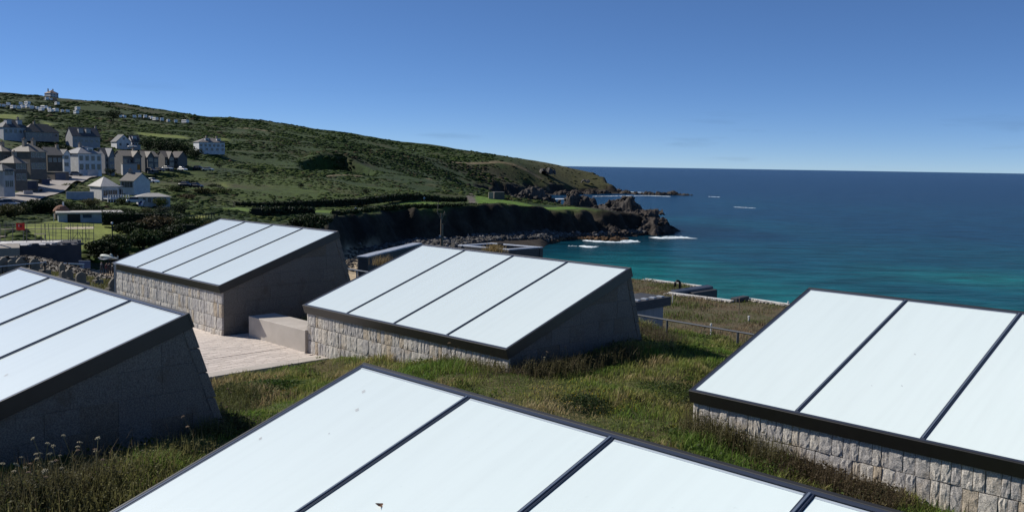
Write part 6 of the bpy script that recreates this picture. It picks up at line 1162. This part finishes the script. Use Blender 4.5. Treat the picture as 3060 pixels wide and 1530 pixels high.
X = np.stack([rng.uniform(-30, -12, 60000), rng.uniform(30, 62, 60000)], 1); X = X[np.abs(np.arctan2(X[:, 0], X[:, 1]) + .42) < .16]; z, s = land(X); n = len(X); q_ = rng.random((n, 1)); V, F, Cc_ = blades(X, z - .02, rng.uniform(.06, .2, n), rng.uniform(.02, .04, n), rng.uniform(.2, .9, n), (np.array([.11, .135, .035]) * (1 - q_) + np.array([.22, .18, .07]) * q_) * rng.uniform(.6, 1.2, (n, 1)))
tag(link('cemetery_grass', npmesh('cemetery_grass', V, F, m_grass, Cc_)), 'rough grass between the headstones', 'grass', kind='stuff')
ra, rb = W(-10, 798, 38), W(137, 784, 44); rail('cemetery_rail', ra[:2], rb[:2], ra[2], rb[2], .9, (.1, .65, .97), .022, 'thin iron rail in front of the headstones at the left', m_steel)
ra, rb = W(190, 787.5, 70), W(251, 790, 74); rail('yard_barrier', ra[:2], rb[:2], ra[2], rb[2], 1., (.05, .95), .05, 'pale horizontal barrier pole behind the cemetery wall', m_lead)
p = W(345, 850, 31.5); t = empty('drain_post', p, 0, 'slim grey post at the left corner of the farthest rooflight', 'post'); MB().tube([(0, 0, -.8), (0, 0, .62)], .035, 8).build('shaft', m_steel, t); MB().tube([(0, 0, .62), (0, 0, .66)], .045, 8).build('cap', m_steel, t)
# ---- lamp post, telegraph pole, flag, fence
p = W(337, 752, 133); k = 133 / FPX; t = empty('lamp_post', p, 0, 'dark lamp post with a small white globe beside the lower bowling green', 'lamp post'); hh = 76 * k; MB().tube([(0, 0, -3), (0, 0, hh)], .11, 8, .07).build('shaft', m_black, t); mb = MB(); mb.v = [tuple(v * .16) for v in ICO[1][0]]; mb.f = [tuple(int(i) for i in f) for f in ICO[1][1]]; mb.build('globe', m_white, t, smooth=True, loc=(0, 0, hh + .12))
RT = 130; top = W(1318, 602, RT); q = PX(1319, RT); gz = ground(*q); t = empty('telegraph_pole', (*q, gz), 0, 'tall wooden telegraph pole with forked arms in front of the cliff', 'telegraph pole'); hh = top[2] - gz; MB().tube([(0, 0, -1), (0, 0, hh - 1.7)], .14, 9, .10).build('shaft', m_wood, t)
for a, b in (((0, 0, hh - 2.6), (-.55, 0, hh - 1.5)), ((0, 0, hh - 2.6), (.6, 0, hh - 1.6)), ((-.55, 0, hh - 1.5), (-.42, 0, hh)), ((-.62, 0, hh - 1.75), (.68, 0, hh - 1.9)), ((.12, 0, hh - 2.5), (.5, 0, hh - 1.4))): MB().tube([a, b], .055, 6).build('arm', m_wood, t)
MB().box(-.3, .2, -.2, .2, hh - 5.1, hh - 4.8).build('bracket', m_steel, t); MB().box(.05, .28, -.2, .2, hh - 6.8, hh - 3.2).build('cable_cover', m_wood, t)
p = W(430, 640, 205); k = 205 / FPX; t = empty('flag', p, 0, 'small white and blue flag on a pole above the clipped hedge', 'flag'); MB().tube([(0, 0, -1), (0, 0, 36 * k)], .05, 6).build('pole', m_black, t); mb = MB(); nx = 7
for i in range(nx): x = -i / (nx - 1) * 17 * k; y = .18 * math.sin(i * 1.1); mb.v += [(x, y, 35 * k - i * .05), (x, y, 24 * k + i * .03)]
mb.f = [(2 * i, 2 * i + 1, 2 * i + 3, 2 * i + 2) for i in range(nx - 1)]; fm_ = M('flag_cloth', (.70, .71, .75), .8, (.03, .05, .18), .9, 2, fac=(.5, .56)); mb.build('cloth', fm_, t)
fa, fb = W(543, 668, 196), W(640, 649, 214); t = empty('green_fence', fa, 0, 'low post-and-rail fence along the upper bowling green', 'fence'); nf = 12
for i in range(nf): q = (fb - fa) * i / (nf - 1); MB().box(q[0] - .06, q[0] + .06, q[1] - .06, q[1] + .06, q[2] - .8, q[2] + 1.15).build('post', m_black, t)
for z_ in (.35, .75, 1.1): MB().tube([(0, 0, z_), tuple(fb - fa + np.array([0, 0, z_]))], .035, 5).build('rail', m_black, t)
